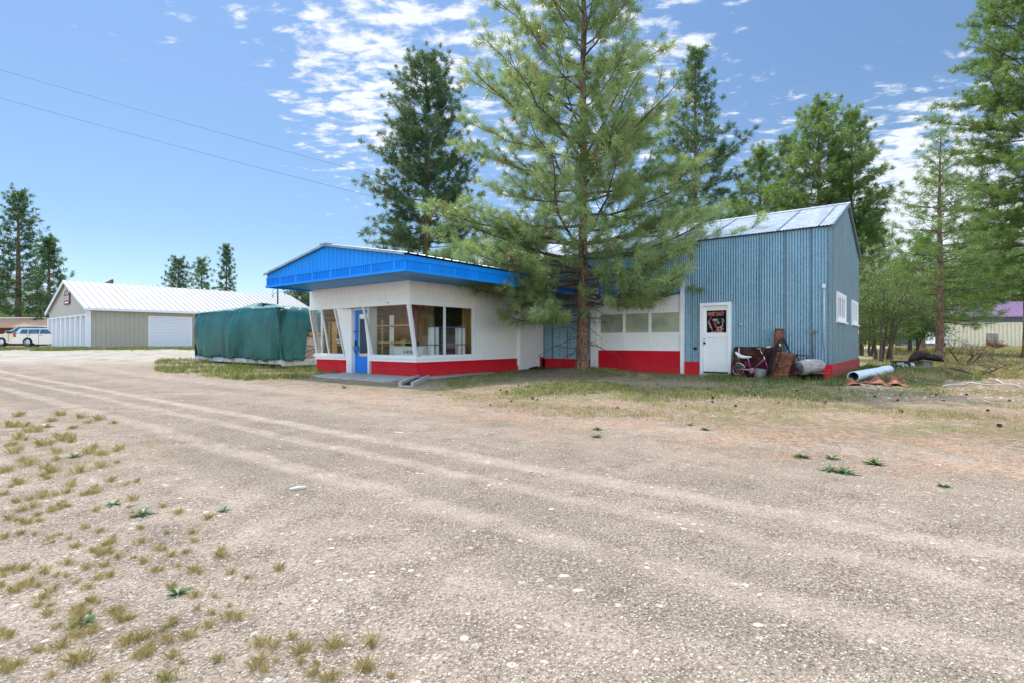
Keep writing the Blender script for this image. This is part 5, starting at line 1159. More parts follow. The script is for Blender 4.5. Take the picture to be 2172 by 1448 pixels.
for x_ in (1.2, 3.75): wheel(WF, wag, x_, wr)
PFm = frame(Vector((px2(118, 50.5), 50.5, .55)), Vector((-1, .04, 0)).normalized(), Vector((-.04, -1, 0)).normalized())
PFm = PFm @ Matrix.Scale(1.13, 4)
# pickup / minivan facing left; frame x runs from its tail to its nose, near side is +y
wr = .35
body = [(0, .45), (.0, 1.08), (3.4, 1.08), (4.3, .98), (4.75, .80), (4.8, .42), (4.6, .34)]+arch(3.9, wr)+[(3.1, .27), (1.6, .27)]+arch(.95, wr)+[(.4, .36)]
roof = [(.05, 1.06), (.25, 1.66), (.6, 1.74), (2.4, 1.74), (2.75, 1.66), (3.75, 1.06)]
van, cab2 = car('minivan', 'champagne minivan facing left behind the silver station wagon', 'champagne', PFm, 4.8, body, roof, None, wr, None)
for q in ([(2.05, 1.12), (3.4, 1.12), (2.65, 1.62), (2.05, 1.64)], [(.9, 1.12), (1.95, 1.12), (1.95, 1.64), (.9, 1.64)]):
    b = MB(PFm); b.add([(x, -side_y(z)+.012, z) for x, z in q]+[(x, -side_y(z)-.01, z) for x, z in q], [(0, 1, 2, 3), (7, 6, 5, 4), (0, 4, 5, 1), (1, 5, 6, 2), (2, 6, 7, 3), (3, 7, 4, 0)]); b.build('side_window', 'carglass', cab2)
b = MB(PFm); b.box(3.1, 3.28, .87, 1.06, 1.08, 1.24); b.build('wing_mirror', 'black', van)
b = MB(PFm); b.box(2.0, 2.02, .871, .877, .4, 1.06); b.box(3.28, 3.30, .871, .877, .4, 1.06); b.build('door_gap', 'black', van)
for x_ in (.95, 3.9):
    w = MB(PFm); w.tube([(x_, .69, wr), (x_, .89, wr)], wr, 22); wo = w.build('wheel', 'tyre', van)
    w = MB(PFm); w.tube([(x_, .885, wr), (x_, .90, wr)], wr*.6, 16); w.build('rim', 'alloy', wo)

# ------------------------------------------------------------------ junk along the barn wall
b = MB(FB); b.hexa([(-2.52, -.30, .02), (-1.28, -.30, .02), (-1.28, -.285, .02), (-2.52, -.285, .02)], [(-2.50, -.045, .89), (-1.30, -.045, .885), (-1.30, -.03, .885), (-2.50, -.03, .89)])
b.build('rusty_sheet', 'rust_dark', None, label='dark rusty steel sheet leaning on the barn wall behind the bicycle', category='sheet')
# child's bicycle: local frame x forward (to the right in the photo)
bo = Vector((0, 0, 0)); BF = FB @ Matrix.Translation((-2.42, -.44, .02)) @ Matrix.Rotation(R(0), 4, 'Z')
bike = thing('childs_bicycle', 'small pink childs bicycle with white saddle, front wheel missing, by the rusty sheet', 'bicycle', BF @ Vector((.4, 0, 0)))
def bar(name, pts, r, mat, parent=bike, n=8):
    b = MB(BF); b.tube(pts, r, n); return b.build(name, mat, parent)
wc = Vector((.14, 0, .20))
b = MB(BF); ring = [(wc.x+.17*math.cos(a), 0, wc.z+.17*math.sin(a)) for a in [2*math.pi*k/28 for k in range(29)]]; b.tube(ring, .022, 8, cap=False); w_ = b.build('rear_wheel', 'tyre', bike)
b = MB(BF); ring = [(wc.x+.147*math.cos(a), 0, wc.z+.147*math.sin(a)) for a in [2*math.pi*k/28 for k in range(29)]]; b.tube(ring, .007, 6, cap=False)
for k in range(12): a = k*math.pi/6; b.tube([(wc.x, .01*(-1)**k, wc.z), (wc.x+.147*math.cos(a), 0, wc.z+.147*math.sin(a))], .0022, 4)
b.tube([(wc.x, -.04, wc.z), (wc.x, .04, wc.z)], .016, 8); b.build('spokes', 'chrome', w_)
bar('mudguard', [(wc.x+.2*math.cos(a), 0, wc.z+.2*math.sin(a)) for a in [R(t) for t in range(15, 120, 12)]], .014, 'chrome')
bar('chain_guard', [(.14, -.05, .21), (.32, -.055, .22), (.53, -.055, .21)], [.018, .022, .03], 'pinkold')
b = MB(BF); b.tube([(.53, -.07, .19), (.53, -.045, .19)], .085, 20); b.build('chain_disc', 'pinkold', bike)
bar('crank', [(.53, -.08, .19), (.50, -.09, .08)], .009, 'chrome'); b = MB(BF); b.box(.45, .54, -.16, -.09, .06, .085); b.build('pedal', 'black', bike)
bar('frame_tube', [(.53, 0, .20), (.80, 0, .50), (.86, 0, .56)], .016, 'pink'); bar('frame_tube', [(.50, 0, .22), (.44, 0, .40), (.42, 0, .50)], .014, 'pink'); bar('frame_tube', [(.14, -.03, .20), (.50, -.01, .21)], .010, 'pink')
bar('frame_tube', [(.60, 0, .28), (.84, 0, .50)], .010, 'pink'); bar('frame_tube', [(.36, 0, .44), (.34, 0, .38), (.42, 0, .33)], .008, 'pink')
bar('head_tube', [(.83, 0, .60), (.88, 0, .46)], .019, 'chrome'); bar('fork', [(.88, 0, .47), (.90, -.04, .38), (.95, -.045, .26)], .012, 'pink'); bar('fork', [(.88, 0, .47), (.90, .04, .38), (.95, .045, .26)], .012, 'pink')
bar('handlebar', [(.83, 0, .60), (.80, 0, .66), (.82, -.08, .72), (.86, -.15, .84), (.90, -.18, .86), (1.0, -.19, .87)], .010, 'chrome'); bar('handlebar', [(.80, 0, .66), (.72, .12, .74), (.70, .17, .82), (.66, .18, .83)], .010, 'chrome')
bar('grip', [(.94, -.185, .862), (1.05, -.195, .875)], .016, 'paper'); bar('grip', [(.70, .17, .82), (.60, .19, .82)], .016, 'wood')
bar('sissy_bar', [(.13, -.04, .21), (.15, -.04, .60), (.16, 0, .86)], .007, 'chrome'); bar('sissy_bar', [(.15, .04, .21), (.18, .04, .60), (.16, 0, .86)], .007, 'chrome')
b = MB(BF); pts = [(.06, 0, .72), (.11, 0, .67), (.20, 0, .595), (.30, 0, .575), (.42, 0, .575), (.50, 0, .585)]; b.tube(pts, [.022, .045, .055, .045, .032, .02], 10); 
ob = b.build('saddle', 'paper', bike)
bar('seat_post', [(.42, 0, .47), (.40, 0, .57)], .011, 'chrome')
b = MB(BF); b.tube([(.16, -.06, .08), (.16, -.075, .08)], .04, 12); b.build('reflector', 'redlens', bike)
b = MB(FB); b.tube([(-1.62, -.64, -.05), (-1.63, -.64, .10), (-1.61, -.63, .28)], [.165, .15, .155], 14); b.build('wood_block', 'greywood_z', None, label='short weathered grey log block standing in front of the bicycle', category='log')
# rusty boiler with pipe and hose
rt = thing('rusty_tank', 'tilted rusty box tank with a steel strap, by the barn wall', 'tank', FB @ Vector((-1.15, -.55, 0)))
b = MB(FB); A = [(-1.34, -.85, 0), (-.92, -.86, 0), (-.90, -.38, .02), (-1.32, -.37, .02)]; Bq = [(-1.22, -.78, .74), (-.78, -.79, .70), (-.76, -.34, .70), (-1.20, -.33, .74)]
b.hexa(A, Bq); b.build('body', 'rust', rt)
b = MB(FB)
for z_ in (.14, .44, .70):
    t = z_/.72; q0 = [tuple(Vector(a).lerp(Vector(c), t)) for a, c in zip(A, Bq)]; t2 = (z_+.03)/.72; q1 = [tuple(Vector(a).lerp(Vector(c), t2)) for a, c in zip(A, Bq)]
    cc = (Vector(q0[0])+Vector(q0[2]))/2; q0 = [cc+(Vector(v)-cc)*1.03 for v in q0]; q1 = [Vector((cc.x, cc.y, v[2]))+(Vector((v[0], v[1], 0))-Vector((cc.x, cc.y, 0)))*1.03 for v in q1]; b.hexa(q0, q1)
b.build('strap', 'rust_bright', rt)
b = MB(FB); b.box(-1.15, -.88, -.95, -.88, .0, .04); b.tube([(-1.25, -.86, .55), (-1.22, -.90, .5), (-1.1, -.88, .3)], .015, 6); b.build('fitting', 'rust_dark', rt)
b = MB(FB); b.tube([(-1.27, -.30, .66), (-1.235, -.22, 1.36)], .115, 18); b.tube([(-1.235, -.22, 1.36), (-1.234, -.218, 1.385)], [.122, .118], 18); b.build('rusty_pipe', 'rust', None, label='upright rusty pipe section standing behind the rusty tank', category='pipe')
hz_ = thing('black_hose', 'coiled black hose hanging over the rusty tank', 'hose', FB @ Vector((-1.3, -.8, 0)))
rr = random.Random(4)
for k in range(6):
    o_ = .03*k; pts = []
    for q in range(15):
        t = q/14; x_ = -1.40+.10*math.sin(t*2)+t*.40+o_*.25; z_ = .16+.95*math.sin(min(1, t*1.05)*math.pi*.80)**.8-.02*k+rr.uniform(-.01, .01)
        pts.append((x_+rr.uniform(-.008, .008), -.84-.02*k+.30*t, z_))
    b = MB(FB); b.tube(pts, .017, 7); b.build('hose_loop', 'black', hz_)
b = MB(FB); b.tube([(-1.08, -.84, .93), (-1.05, -.92, .80), (-1.10, -.95, .55), (-1.16, -.97, .35), (-1.28, -1.0, .12), (-1.42, -1.02, .03)], .019, 8); b.build('hose_end', 'black', hz_)
b = MB(FB); b.tube([(-1.10, -.83, .98), (-1.08, -.86, .90)], .026, 8); b.build('brass_coupling', 'wood', hz_)
fr_ = thing('bent_tube_frame', 'bent black tube frame right of the rusty tank', 'frame', FB @ Vector((-.72, -.5, 0)))
b = MB(FB); b.tube([(-.78, -.75, .05), (-.80, -.60, .55), (-.82, -.5, .68), (-.60, -.40, .67), (-.47, -.38, .66), (-.52, -.42, .58), (-.66, -.5, .40), (-.66, -.55, .1)], .014, 6); b.build('tube', 'black', fr_)
b = MB(FB); b.tube([(-.90, -.45, .70), (-.75, -.40, .69), (-.70, -.38, .5), (-.72, -.5, .05)], .013, 6); b.build('tube', 'black', fr_)
# weathered log
lg = thing('grey_log', 'bleached grey log with dark hollow end lying against the barn base', 'log', FB @ Vector((-.45, -.55, .2)))
b = MB(FB); pts = [Vector((-.62, -.85, .34)).lerp(Vector((-.16, -.36, .42)), t/7) for t in range(8)]; b.tube(pts, [.185, .20, .205, .20, .195, .185, .165, .12], 16); b.build('trunk', 'greywood', lg)
b = MB(FB); b.tube([(-.63, -.861, .338), (-.618, -.848, .34)], .165, 14); b.build('cut_end', 'cutwood', lg)
b = MB(FB); b.hexa([(-.75, -.7, .0), (-.1, -.66, .0), (-.1, -.3, .0), (-.75, -.3, .0)], [(-.72, -.66, .16), (-.12, -.6, .18), (-.12, -.32, .19), (-.72, -.34, .15)]); b.build('dark_crate', 'blackmetal', None, label='dark rotten crate lying under the grey log', category='crate')
b = MB(FB); b.tube([(-.75, -.85, .21), (-.3, -.8, .215), (.12, -.78, .20)], [.022, .02, .014], 7); b.build('dark_stick', 'deadtwig', None, label='dark straight stick lying in front of the red base at the barn corner', category='stick')
b = MB(FB); b.box(-.28, .02, -.45, -.15, -.02, .30); b.build('red_box', 'red', None, label='red wooden box beside the barn corner behind the dark stick', category='box')

# ------------------------------------------------------------------ white pipe, rust sheets, stump, junk right of the barn
pa, pe = gpt(1810, 809), gpt(1893, 793)
P0 = pa+Vector((0, 0, .135)); P1 = pe+Vector((0, .15, .135)); dP = (P1-P0).normalized()
pv = thing('white_pipe', 'large white plastic pipe lying on the grass right of the barn', 'pipe', pa)
def pipe_mesh(pts, ro, ri, n=28):
    b = MB(); pts = [Vector(p) for p in pts]; k = len(pts)
    b.tube(pts, ro, n, cap=False); 
    vs = []; d = (pts[-1]-pts[0]).normalized(); u = d.cross(Vector((0, 0, 1))).normalized(); w = d.cross(u)
    for p, in ((pts[0],),):
        for r in (ro, ri):
            for j in range(n): t = 2*math.pi*j/n; vs.append(p+(u*math.cos(t)+w*math.sin(t))*r)
    b.add(vs, [(j, (j+1) % n, n+(j+1) % n, n+j) for j in range(n)]); return b
b = pipe_mesh([P0, P0.lerp(P1, .55), P0.lerp(P1, .78)], .135, .118); b.tube([P0.lerp(P1, .76), P0.lerp(P1, .80), P0.lerp(P1, .97), P1], [.137, .152, .152, .135], 28, cap=True); b.build('barrel', 'pvc', pv)
b = MB(); b.tube([P0+dP*.004, P0+dP*2.2], .118, 28, cap=False); b.tube([P0+dP*2.2, P0+dP*2.21], .117, 28); b.build('bore', 'pvcin', pv)
def crumple(name, pxs, label, mat='rust_bright', seed=1, hgt=.14, base=.02):
    rng = np.random.default_rng(seed); q = [gpt(*p) for p in pxs]; n = 14; V = []
    for i in range(n+1):
        for j in range(n+1):
            u, v = i/n, j/n; p = q[0]*(1-u)*(1-v)+q[1]*u*(1-v)+q[2]*u*v+q[3]*(1-u)*v
            z = base+hgt*(math.sin(u*3.1)*.6+.4*math.sin(u*9+v*4+seed))*math.sin(v*2.6+.4)+rng.normal(0, .008)
            e = .03*(i in (0, n) or j in (0, n)); V.append(p+Vector((rng.normal(0, e) if e else 0, rng.normal(0, e) if e else 0, max(.006, z))))
    b = MB(); b.smooth = False; b.add(V, [(i*(n+1)+j, (i+1)*(n+1)+j, (i+1)*(n+1)+j+1, i*(n+1)+j+1) for i in range(n) for j in range(n)])
    o = b.build(name, mat, None, label=label, category='sheet'); md = o.modifiers.new('t', 'SOLIDIFY'); md.thickness = .006
crumple('rusty_sheet', [(1774, 818), (1826, 817), (1818, 803), (1790, 800)], 'dark rust brown sheet lying in front of the white pipe mouth', 'rust', 1, .10)
crumple('rusty_sheet', [(1828, 812), (1893, 820), (1878, 803), (1850, 797)], 'orange crumpled rusty sheet under the middle of the white pipe', 'rust_bright', 2, .12)
crumple('rusty_sheet', [(1872, 815), (1930, 822), (1912, 803), (1885, 797)], 'orange crumpled rusty sheet right of the middle one by the pipe', 'rust_bright', 3, .13)
a_ = gpt(1776, 790); c_ = gpt(1800, 803); b = MB(); b.hexa([a_+Vector((0, 0, .12)), a_+Vector((.03, .14, .10)), c_+Vector((.03, .14, .02)), c_+Vector((0, 0, .02))], [a_+Vector((0, 0, .135)), a_+Vector((.03, .14, .115)), c_+Vector((.03, .14, .035)), c_+Vector((0, 0, .035))])
b.build('rusty_strip', 'rust', None, label='thin curved rusty strip rising beside the barn corner', category='strip')
s0 = gpt(1961, 782); b = MB(); b.tube([s0+Vector((0, 0, -.05)), s0+Vector((0, 0, .1)), s0+Vector((.01, 0, .30))], [.25, .235, .225], 16); b.build('tree_stump', 'greywood_z', None, label='grey stump carrying the black upturned shells', category='stump')
jk = thing('black_shell', 'black upturned plastic shell heap with brown lid on the grey stump', 'junk', s0+Vector((0, 0, .31)))
def dome(c, rx, ry, rz_, tilt, mat, name, seed):
    rng = random.Random(seed); b = MB(frame(c, Vector((math.cos(tilt), 0, math.sin(tilt))), Vector((0, 1, 0)))); n = 18; V = []
    for i in range(n):
        for j in range(7):
            a = 2*math.pi*i/n; t = j/6; r = 1-t**2.2*.75; V.append((rx*math.cos(a)*r*(1+rng.uniform(-.05, .05)), ry*math.sin(a)*r, rz_*t+.04*math.sin(3*a)*t))
    V.append((0, 0, rz_*1.02)); V.append((0, 0, 0))
    b.smooth = True; b.add(V, [(i*7+j, ((i+1) % n)*7+j, ((i+1) % n)*7+j+1, i*7+j+1) for i in range(n) for j in range(6)]+[(i*7+6, ((i+1) % n)*7+6, n*7) for i in range(n)]+[(((i+1) % n)*7, i*7, n*7+1) for i in range(n)])
    b.build(name, mat, jk)
dome(s0+Vector((-.28, -.05, .36)), .30, .26, .26, .25, 'blackmetal', 'shell', 1); dome(s0+Vector((.18, -.12, .33)), .37, .30, .20, -.15, 'blackmetal', 'shell', 2); dome(s0+Vector((-.02, .1, .52)), .24, .2, .13, .1, 'rust_dark', 'lid', 3)
bx = gpt(1903, 784); b = MB(frame(bx, Vector((.985, -.17, 0)), Vector((.17, .985, 0)))); b.hexa([(0, 0, -.03), (.62, 0, -.03), (.62, .42, -.03), (0, .42, -.03)], [(0, 0, .27), (.62, 0, .28), (.62, .42, .28), (0, .42, .27)]); b.build('metal_box', 'peel', None, label='white metal box with peeling black patches beside the stump', category='box')
b = MB(frame(bx, Vector((.985, -.17, 0)), Vector((.17, .985, 0)))); b.box(-.02, .64, -.02, .44, .285, .31); b.build('box_lid', 'blackmetal', None, label='flat dark lid resting on the peeling white box', category='lid')
for q0, q1, lab, w in (((1887, 797), (1938, 790), 'dark board lying at the far end of the white pipe', .10), ((1822, 778), (1888, 773), 'mossy plank lying on the grass behind the white pipe', .16), ((1925, 806), (1996, 818), 'grey plank in the grass right of the rusty sheets', .08), ((1968, 772), (2010, 783), 'thin dark rod leaning down from the stump', .03)):
    A, B = gpt(*q0), gpt(*q1); d = (B-A).normalized(); s_ = Vector((-d.y, d.x, 0))*w; b = MB(); z_ = Vector((0, 0, .03)); b.hexa([A, B, B+s_, A+s_], [A+z_, B+z_, B+s_+z_, A+s_+z_]); b.build('plank', 'greywood_z' if w < .12 else 'greywood', None, label=lab, category='plank')
# bare shrubs, branches and the brush-topped stump by the fence
def twiggy(name, label, x, y, H, n, seed, mat='deadtwig', r=.022, spread=1.0, flat=1.0, cat='shrub'):
    rng = np.random.default_rng(seed); g0 = gz(x, y); root = None; T_ = TubeSet()
    def grow(p, d, l, r_, dep):
        m = 5; P = p+d*np.linspace(0, l, m)[:, None]+np.cumsum(rng.normal(0, .05*l, (m, 3)), 0); P[:, 2] = np.maximum(P[:, 2], g0+.01); T_.path(P, np.linspace(r_, r_*.55, m), 4)
        if dep == 0: return
        for q in range(rng.integers(2, 4)):
            j = rng.integers(2, m); nd = d+rng.normal(0, .55, 3)*np.array([spread, spread, flat]); nd /= np.linalg.norm(nd); grow(P[j], nd, l*rng.uniform(.55, .85), r_*.6, dep-1)
    for i in range(n):
        a = rng.uniform(0, 6.28); d = np.array([math.cos(a)*.6*spread, math.sin(a)*.6*spread, flat*rng.uniform(.5, 1)]); d /= np.linalg.norm(d)
        grow(np.array([x, y, g0]), d, H*rng.uniform(.35, .5), r, 3)
    o = np_mesh(name, np.concatenate(T_.V), 4, mat, None, loc=(x, y, g0), smooth_=True, faces=np.concatenate(T_.F)); setp(o, label, cat); return o
p_ = gpt(2048, 776); twiggy('bare_shrub', 'leafless dark shrub right of the stump in front of the fence', p_.x, p_.y, 1.5, 4, 61, r=.03)
p_ = gpt(2080, 800); twiggy('bare_shrub', 'spreading leafless shrub lower right in front of the fence', p_.x, p_.y, 1.3, 7, 62, spread=1.5, flat=.5, r=.018)
p_ = gpt(2140, 785); twiggy('bare_shrub', 'low tangle of bare twigs at the right edge below the big pine', p_.x, p_.y, 1.1, 8, 63, spread=1.6, flat=.35, r=.014)
for i, (q0, q1) in enumerate((((2045, 815), (2160, 822)), ((2005, 822), (2090, 812)), ((2100, 806), (2172, 826)))):
    A, B = gpt(*q0), gpt(*q1); pts = [A.lerp(B, t/6)+Vector((0, .06*math.sin(t*2+i), .04+.02*math.sin(t*1.7))) for t in range(7)]; b = MB(); b.tube(pts, [.022, .022, .02, .018, .015, .012, .006], 6)
    b.build('fallen_branch', 'palebranch', None, label=('bleached fallen branch lowest right of the rusty sheets', 'bleached fallen branch just right of the rusty sheets', 'bleached fallen branch reaching the right edge')[i], category='branch')
s1 = Vector((px2(2104, 36), 36, gz(px2(2104, 36), 36))); b = MB(); b.hexa([s1+Vector(v) for v in ((-.24, -.2, -.05), (.24, -.2, -.05), (.24, .2, -.05), (-.24, .2, -.05))], [s1+Vector(v) for v in ((-.23, -.2, 1.03), (.25, -.2, .99), (.24, .2, .99), (-.23, .2, 1.03))]); b.build('grey_post', 'greywood_z', None, label='thick grey cut post in front of the cream fence', category='post')
twiggy('brush_pile', 'brown brush heap piled against the thick grey post by the fence', s1.x-.05, s1.y-.35, .75, 22, 64, r=.03, spread=1.2, flat=.7, mat='rust', cat='brush')
# white vehicle glimpsed behind the slim pine
wv = Vector((px2(2004, 40), 40, .55)); vt = thing('utility_trailer', 'small white trailer half hidden behind the slim pine trunk', 'trailer', wv)
b = MB(); b.hexa([wv+Vector(v) for v in ((-.55, 0, .35), (.25, 0, .35), (.25, 1.5, .35), (-.55, 1.5, .35))], [wv+Vector(v) for v in ((-.52, 0, 1.25), (.22, 0, 1.25), (.22, 1.5, 1.25), (-.52, 1.5, 1.25))]); b.build('body', 'pvc', vt)
b = MB(); b.box(wv.x-.4, wv.x+.1, wv.y-.012, wv.y-.004, wv.z+.8, wv.z+1.1); b.build('window', 'carglass', vt)
b = MB(); b.tube([wv+Vector((-.2, -.06, .25)), wv+Vector((-.2, .15, .25))], .25, 16); b.build('wheel', 'tyre', vt)
# dirt heap at the pilaster
b = MB(F); rng_ = random.Random(2); n = 16; V = []
for i in range(n):
    for j in range(6): a = math.pi*2*i/n; t = j/5; V.append((SR+.35+.62*math.cos(a)*(1-t)**.8*(1+rng_.uniform(-.1, .1)), -.95+.45*math.sin(a)*(1-t)**.8, -.02+.17*t+rng_.uniform(-.015, .015)))
b.smooth = True; b.add(V, [(i*6+j, ((i+1) % n)*6+j, ((i+1) % n)*6+j+1, i*6+j+1) for i in range(n) for j in range(5)]); b.build('needle_heap', 'rust_dark', None, label='small brown heap of old pine needles at the white pilaster', category='heap')
# fence posts far out in the field
for i, px in enumerate((1835, 1846, 1908, 1925)):
    Y = 52+i*2; p = Vector((px2(px, Y), Y, .5)); b = MB(); b.tube([p, p+Vector((0, 0, 1.3))], .05, 6); b.build('field_post', 'deadtwig', None, label='thin field fence post in the dry grass right of the barn', category='post', group='field fence posts right of the barn')
# ------------------------------------------------------------------ grass, weeds, stones, cones
RG = np.random.default_rng(99)
def loc_b(x, y): return (x-C0.x)*TY.x+(y-C0.y)*TY.y
def loc_s(x, y): return (x-C0.x)*SX.x+(y-C0.y)*SX.y
gzv = np.vectorize(gz)
def blades(pos, h, w, tint, rng, lean=.45, parent=None, name='grass', label=None, mat='grass'):
    n = len(pos); a = rng.uniform(0, 6.28, n); l = rng.uniform(.1, 1, n)*lean
    up = np.stack([np.cos(a)*l, np.sin(a)*l, np.ones(n)], 1); up /= np.linalg.norm(up, axis=1)[:, None]
    b2 = rng.uniform(0, 6.28, n); sd = np.stack([np.cos(b2), np.sin(b2), np.zeros(n)], 1)*w[:, None]
    mid = pos+up*(h*.55)[:, None]; bend = np.stack([np.cos(a), np.sin(a), np.full(n, -.25)], 1)*(h*l*.5)[:, None]; tip = pos+up*h[:, None]+bend
    V = np.stack([pos-sd*.6, pos+sd*.6, mid+sd*.5, tip, mid-sd*.5], 1).reshape(-1, 3)
    return V, np.repeat(np.clip(tint, 0, 1), 5)
def noise2(x, y, seed, sc_):
    r = np.random.default_rng(seed); v = 0
    for k in range(10):
        a = r.uniform(0, 6.28); f = sc_*r.uniform(.5, 2.2); v = v+np.sin((x*math.cos(a)+y*math.sin(a))*f+r.uniform(0, 6.28))
    return v/3.2
def inside(x, y):
    s, b = loc_s(x, y), loc_b(x, y)
    r = (s > -16.1) & (s < .05) & (b > -.06) & (b < 7.2)
    r |= (s > -14.55) & (s < -9.4) & (b > -6.5) & (b < 0)
    r |= (s > -12.8) & (s < -8.9) & (b > -8.05) & (b < -6.4)
    r |= (s > -9.5) & (s < -8.95) & (b > -6.5) & (b < -3.4)
    return r
def field(n, pxr, yr, cond, hr, w, tint, seed, name, label, seedmask=1, sc_=1.2, thr=0.0, lean=.45):
    rng = np.random.default_rng(seed)
    Y = rng.uniform(yr[0]**.5, yr[1]**.5, n)**2; px = rng.uniform(pxr[0], pxr[1], n); X = (px-1086)/FPX*Y
    m = noise2(X, Y, seedmask, sc_)+rng.normal(0, .35, n) > thr
    m &= cond(X, Y) & ~inside(X, Y); X, Y = X[m], Y[m]; n = len(X)
    # tuft: pull blades to shared roots
    k = max(1, n//7); ci = rng.integers(k, size=n); X = X[ci]+rng.normal(0, .028+.0015*Y[ci], n); Y = Y[ci]+rng.normal(0, .03, n)
    ok = ~inside(X, Y); X, Y, ci = X[ok], Y[ok], ci[ok]; n = len(X)
    hs = rng.uniform(.55, 1.25, k)[ci]; ts = np.clip(rng.normal(tint[0], tint[1], k), 0, 1)[ci]
    pos = np.stack([X, Y, gzv(X, Y)-.005], 1); h = rng.uniform(hr[0], hr[1], n)*hs
    V, t = blades(pos, h, np.full(n, w)*(.5+Y/22), ts+rng.normal(0, .1, n), rng, lean)
    o = np_mesh(name, V, 5, 'grass', None, loc=(float(X.mean()), float(Y.mean()), 0), tint=t); setp(o, label, 'grass', kind='stuff'); return o
field(150000, (950, 2000), (9, 20), lambda x, y: (loc_b(x, y) > -9.3) & (loc_s(x, y) > -9.0), (.02, .09), .0052, (.42, .26), 101, 'verge_grass', 'short green grass in the shade in front of the barn', 3, 1.5, .12)
field(16000, (1500, 1800), (11.5, 17), lambda x, y: (loc_b(x, y) > -2.4) & (loc_s(x, y) > -4), (.06, .19), .0042, (.2, .18), 102, 'verge_grass', 'tall green grass around the junk at the barn wall', 5, 2, -.3)
field(60000, (900, 2172), (6, 13), lambda x, y: (loc_b(x, y) > -10.6) & (loc_s(x, y) > -9), (.02, .09), .0036, (.70, .2), 103, 'dry_grass', 'thin dry grass on the needle-covered verge', 7, 1.8, .35)
field(70000, (330, 800), (11.0, 24), lambda x, y: (loc_b(x, y) > -9.9) & (loc_s(x, y) < -12.0), (.05, .20), .0055, (.48, .22), 104, 'verge_grass', 'yellow-green grass strip in front of the trailer', 9, 1.3, -.1)
field(9000, (420, 672), (17, 26), lambda x, y: (loc_b(x, y) > -7.3) & (loc_b(x, y) < -6.2) & (loc_s(x, y) < -14.6), (.10, .34), .005, (.35, .2), 105, 'verge_grass', 'tall green grass under the trailer edge', 11, 1.3, -.3)
field(70000, (-20, 440), (31.5, 38.5), lambda x, y: x < 1e3, (.05, .20), .006, (.4, .2), 106, 'verge_grass', 'green weedy strip at the foot of the storage building and cars', 13, .8, -.05)
field(70000, (1790, 2300), (14.5, 42), lambda x, y: (loc_s(x, y) > .3), (.06, .26), .0052, (.74, .2), 107, 'dry_grass', 'tall dry grass of the field right of the barn', 15, .7, -.25)
field(20000, (1800, 2080), (13.5, 20), lambda x, y: (loc_s(x, y) > .2), (.08, .22), .0045, (.25, .2), 108, 'verge_grass', 'green shaded grass right of the barn corner', 17, 1.2, -.05)
field(60000, (-60, 620), (1.8, 13), lambda x, y: (loc_b(x, y) < -14.1) & (loc_s(x, y) < -.4*y-1.5), (.008, .034), .0022, (.78, .18), 109, 'dry_grass', 'low dry tufts scattered on the gravel at the left', 19, 1.7, .50)
# near tufts, one object each, copies of four shapes
def tuft_mesh(seed, tint, n=230, r=.045, h=(.025, .065)):
    rng = np.random.default_rng(seed); a = rng.uniform(0, 6.28, n); q = np.abs(rng.normal(0, r*.6, n))
    pos = np.stack([np.cos(a)*q*1.3, np.sin(a)*q, np.full(n, -.003)], 1)
    V, t = blades(pos, rng.uniform(h[0], h[1], n)*(1.25-q/r*.4).clip(.4), np.full(n, .0012), tint+.2+rng.normal(0, .14, n), rng, .7)
    return V, t
TM = []
for k, tn in enumerate((.80, .68, .55, .88)):
    V, t = tuft_mesh(200+k, tn); o = np_mesh('t', V, 5, 'grass', None, tint=t); TM.append(o.data); bpy.data.objects.remove(o)
def place_mesh(me, name, label, cat, p, s, rz_, group):
    o = bpy.data.objects.new(name, me); COL.objects.link(o); o.location = p; o.scale = (s, s, s); o.rotation_euler = (0, 0, rz_); return setp(o, label, cat, group)
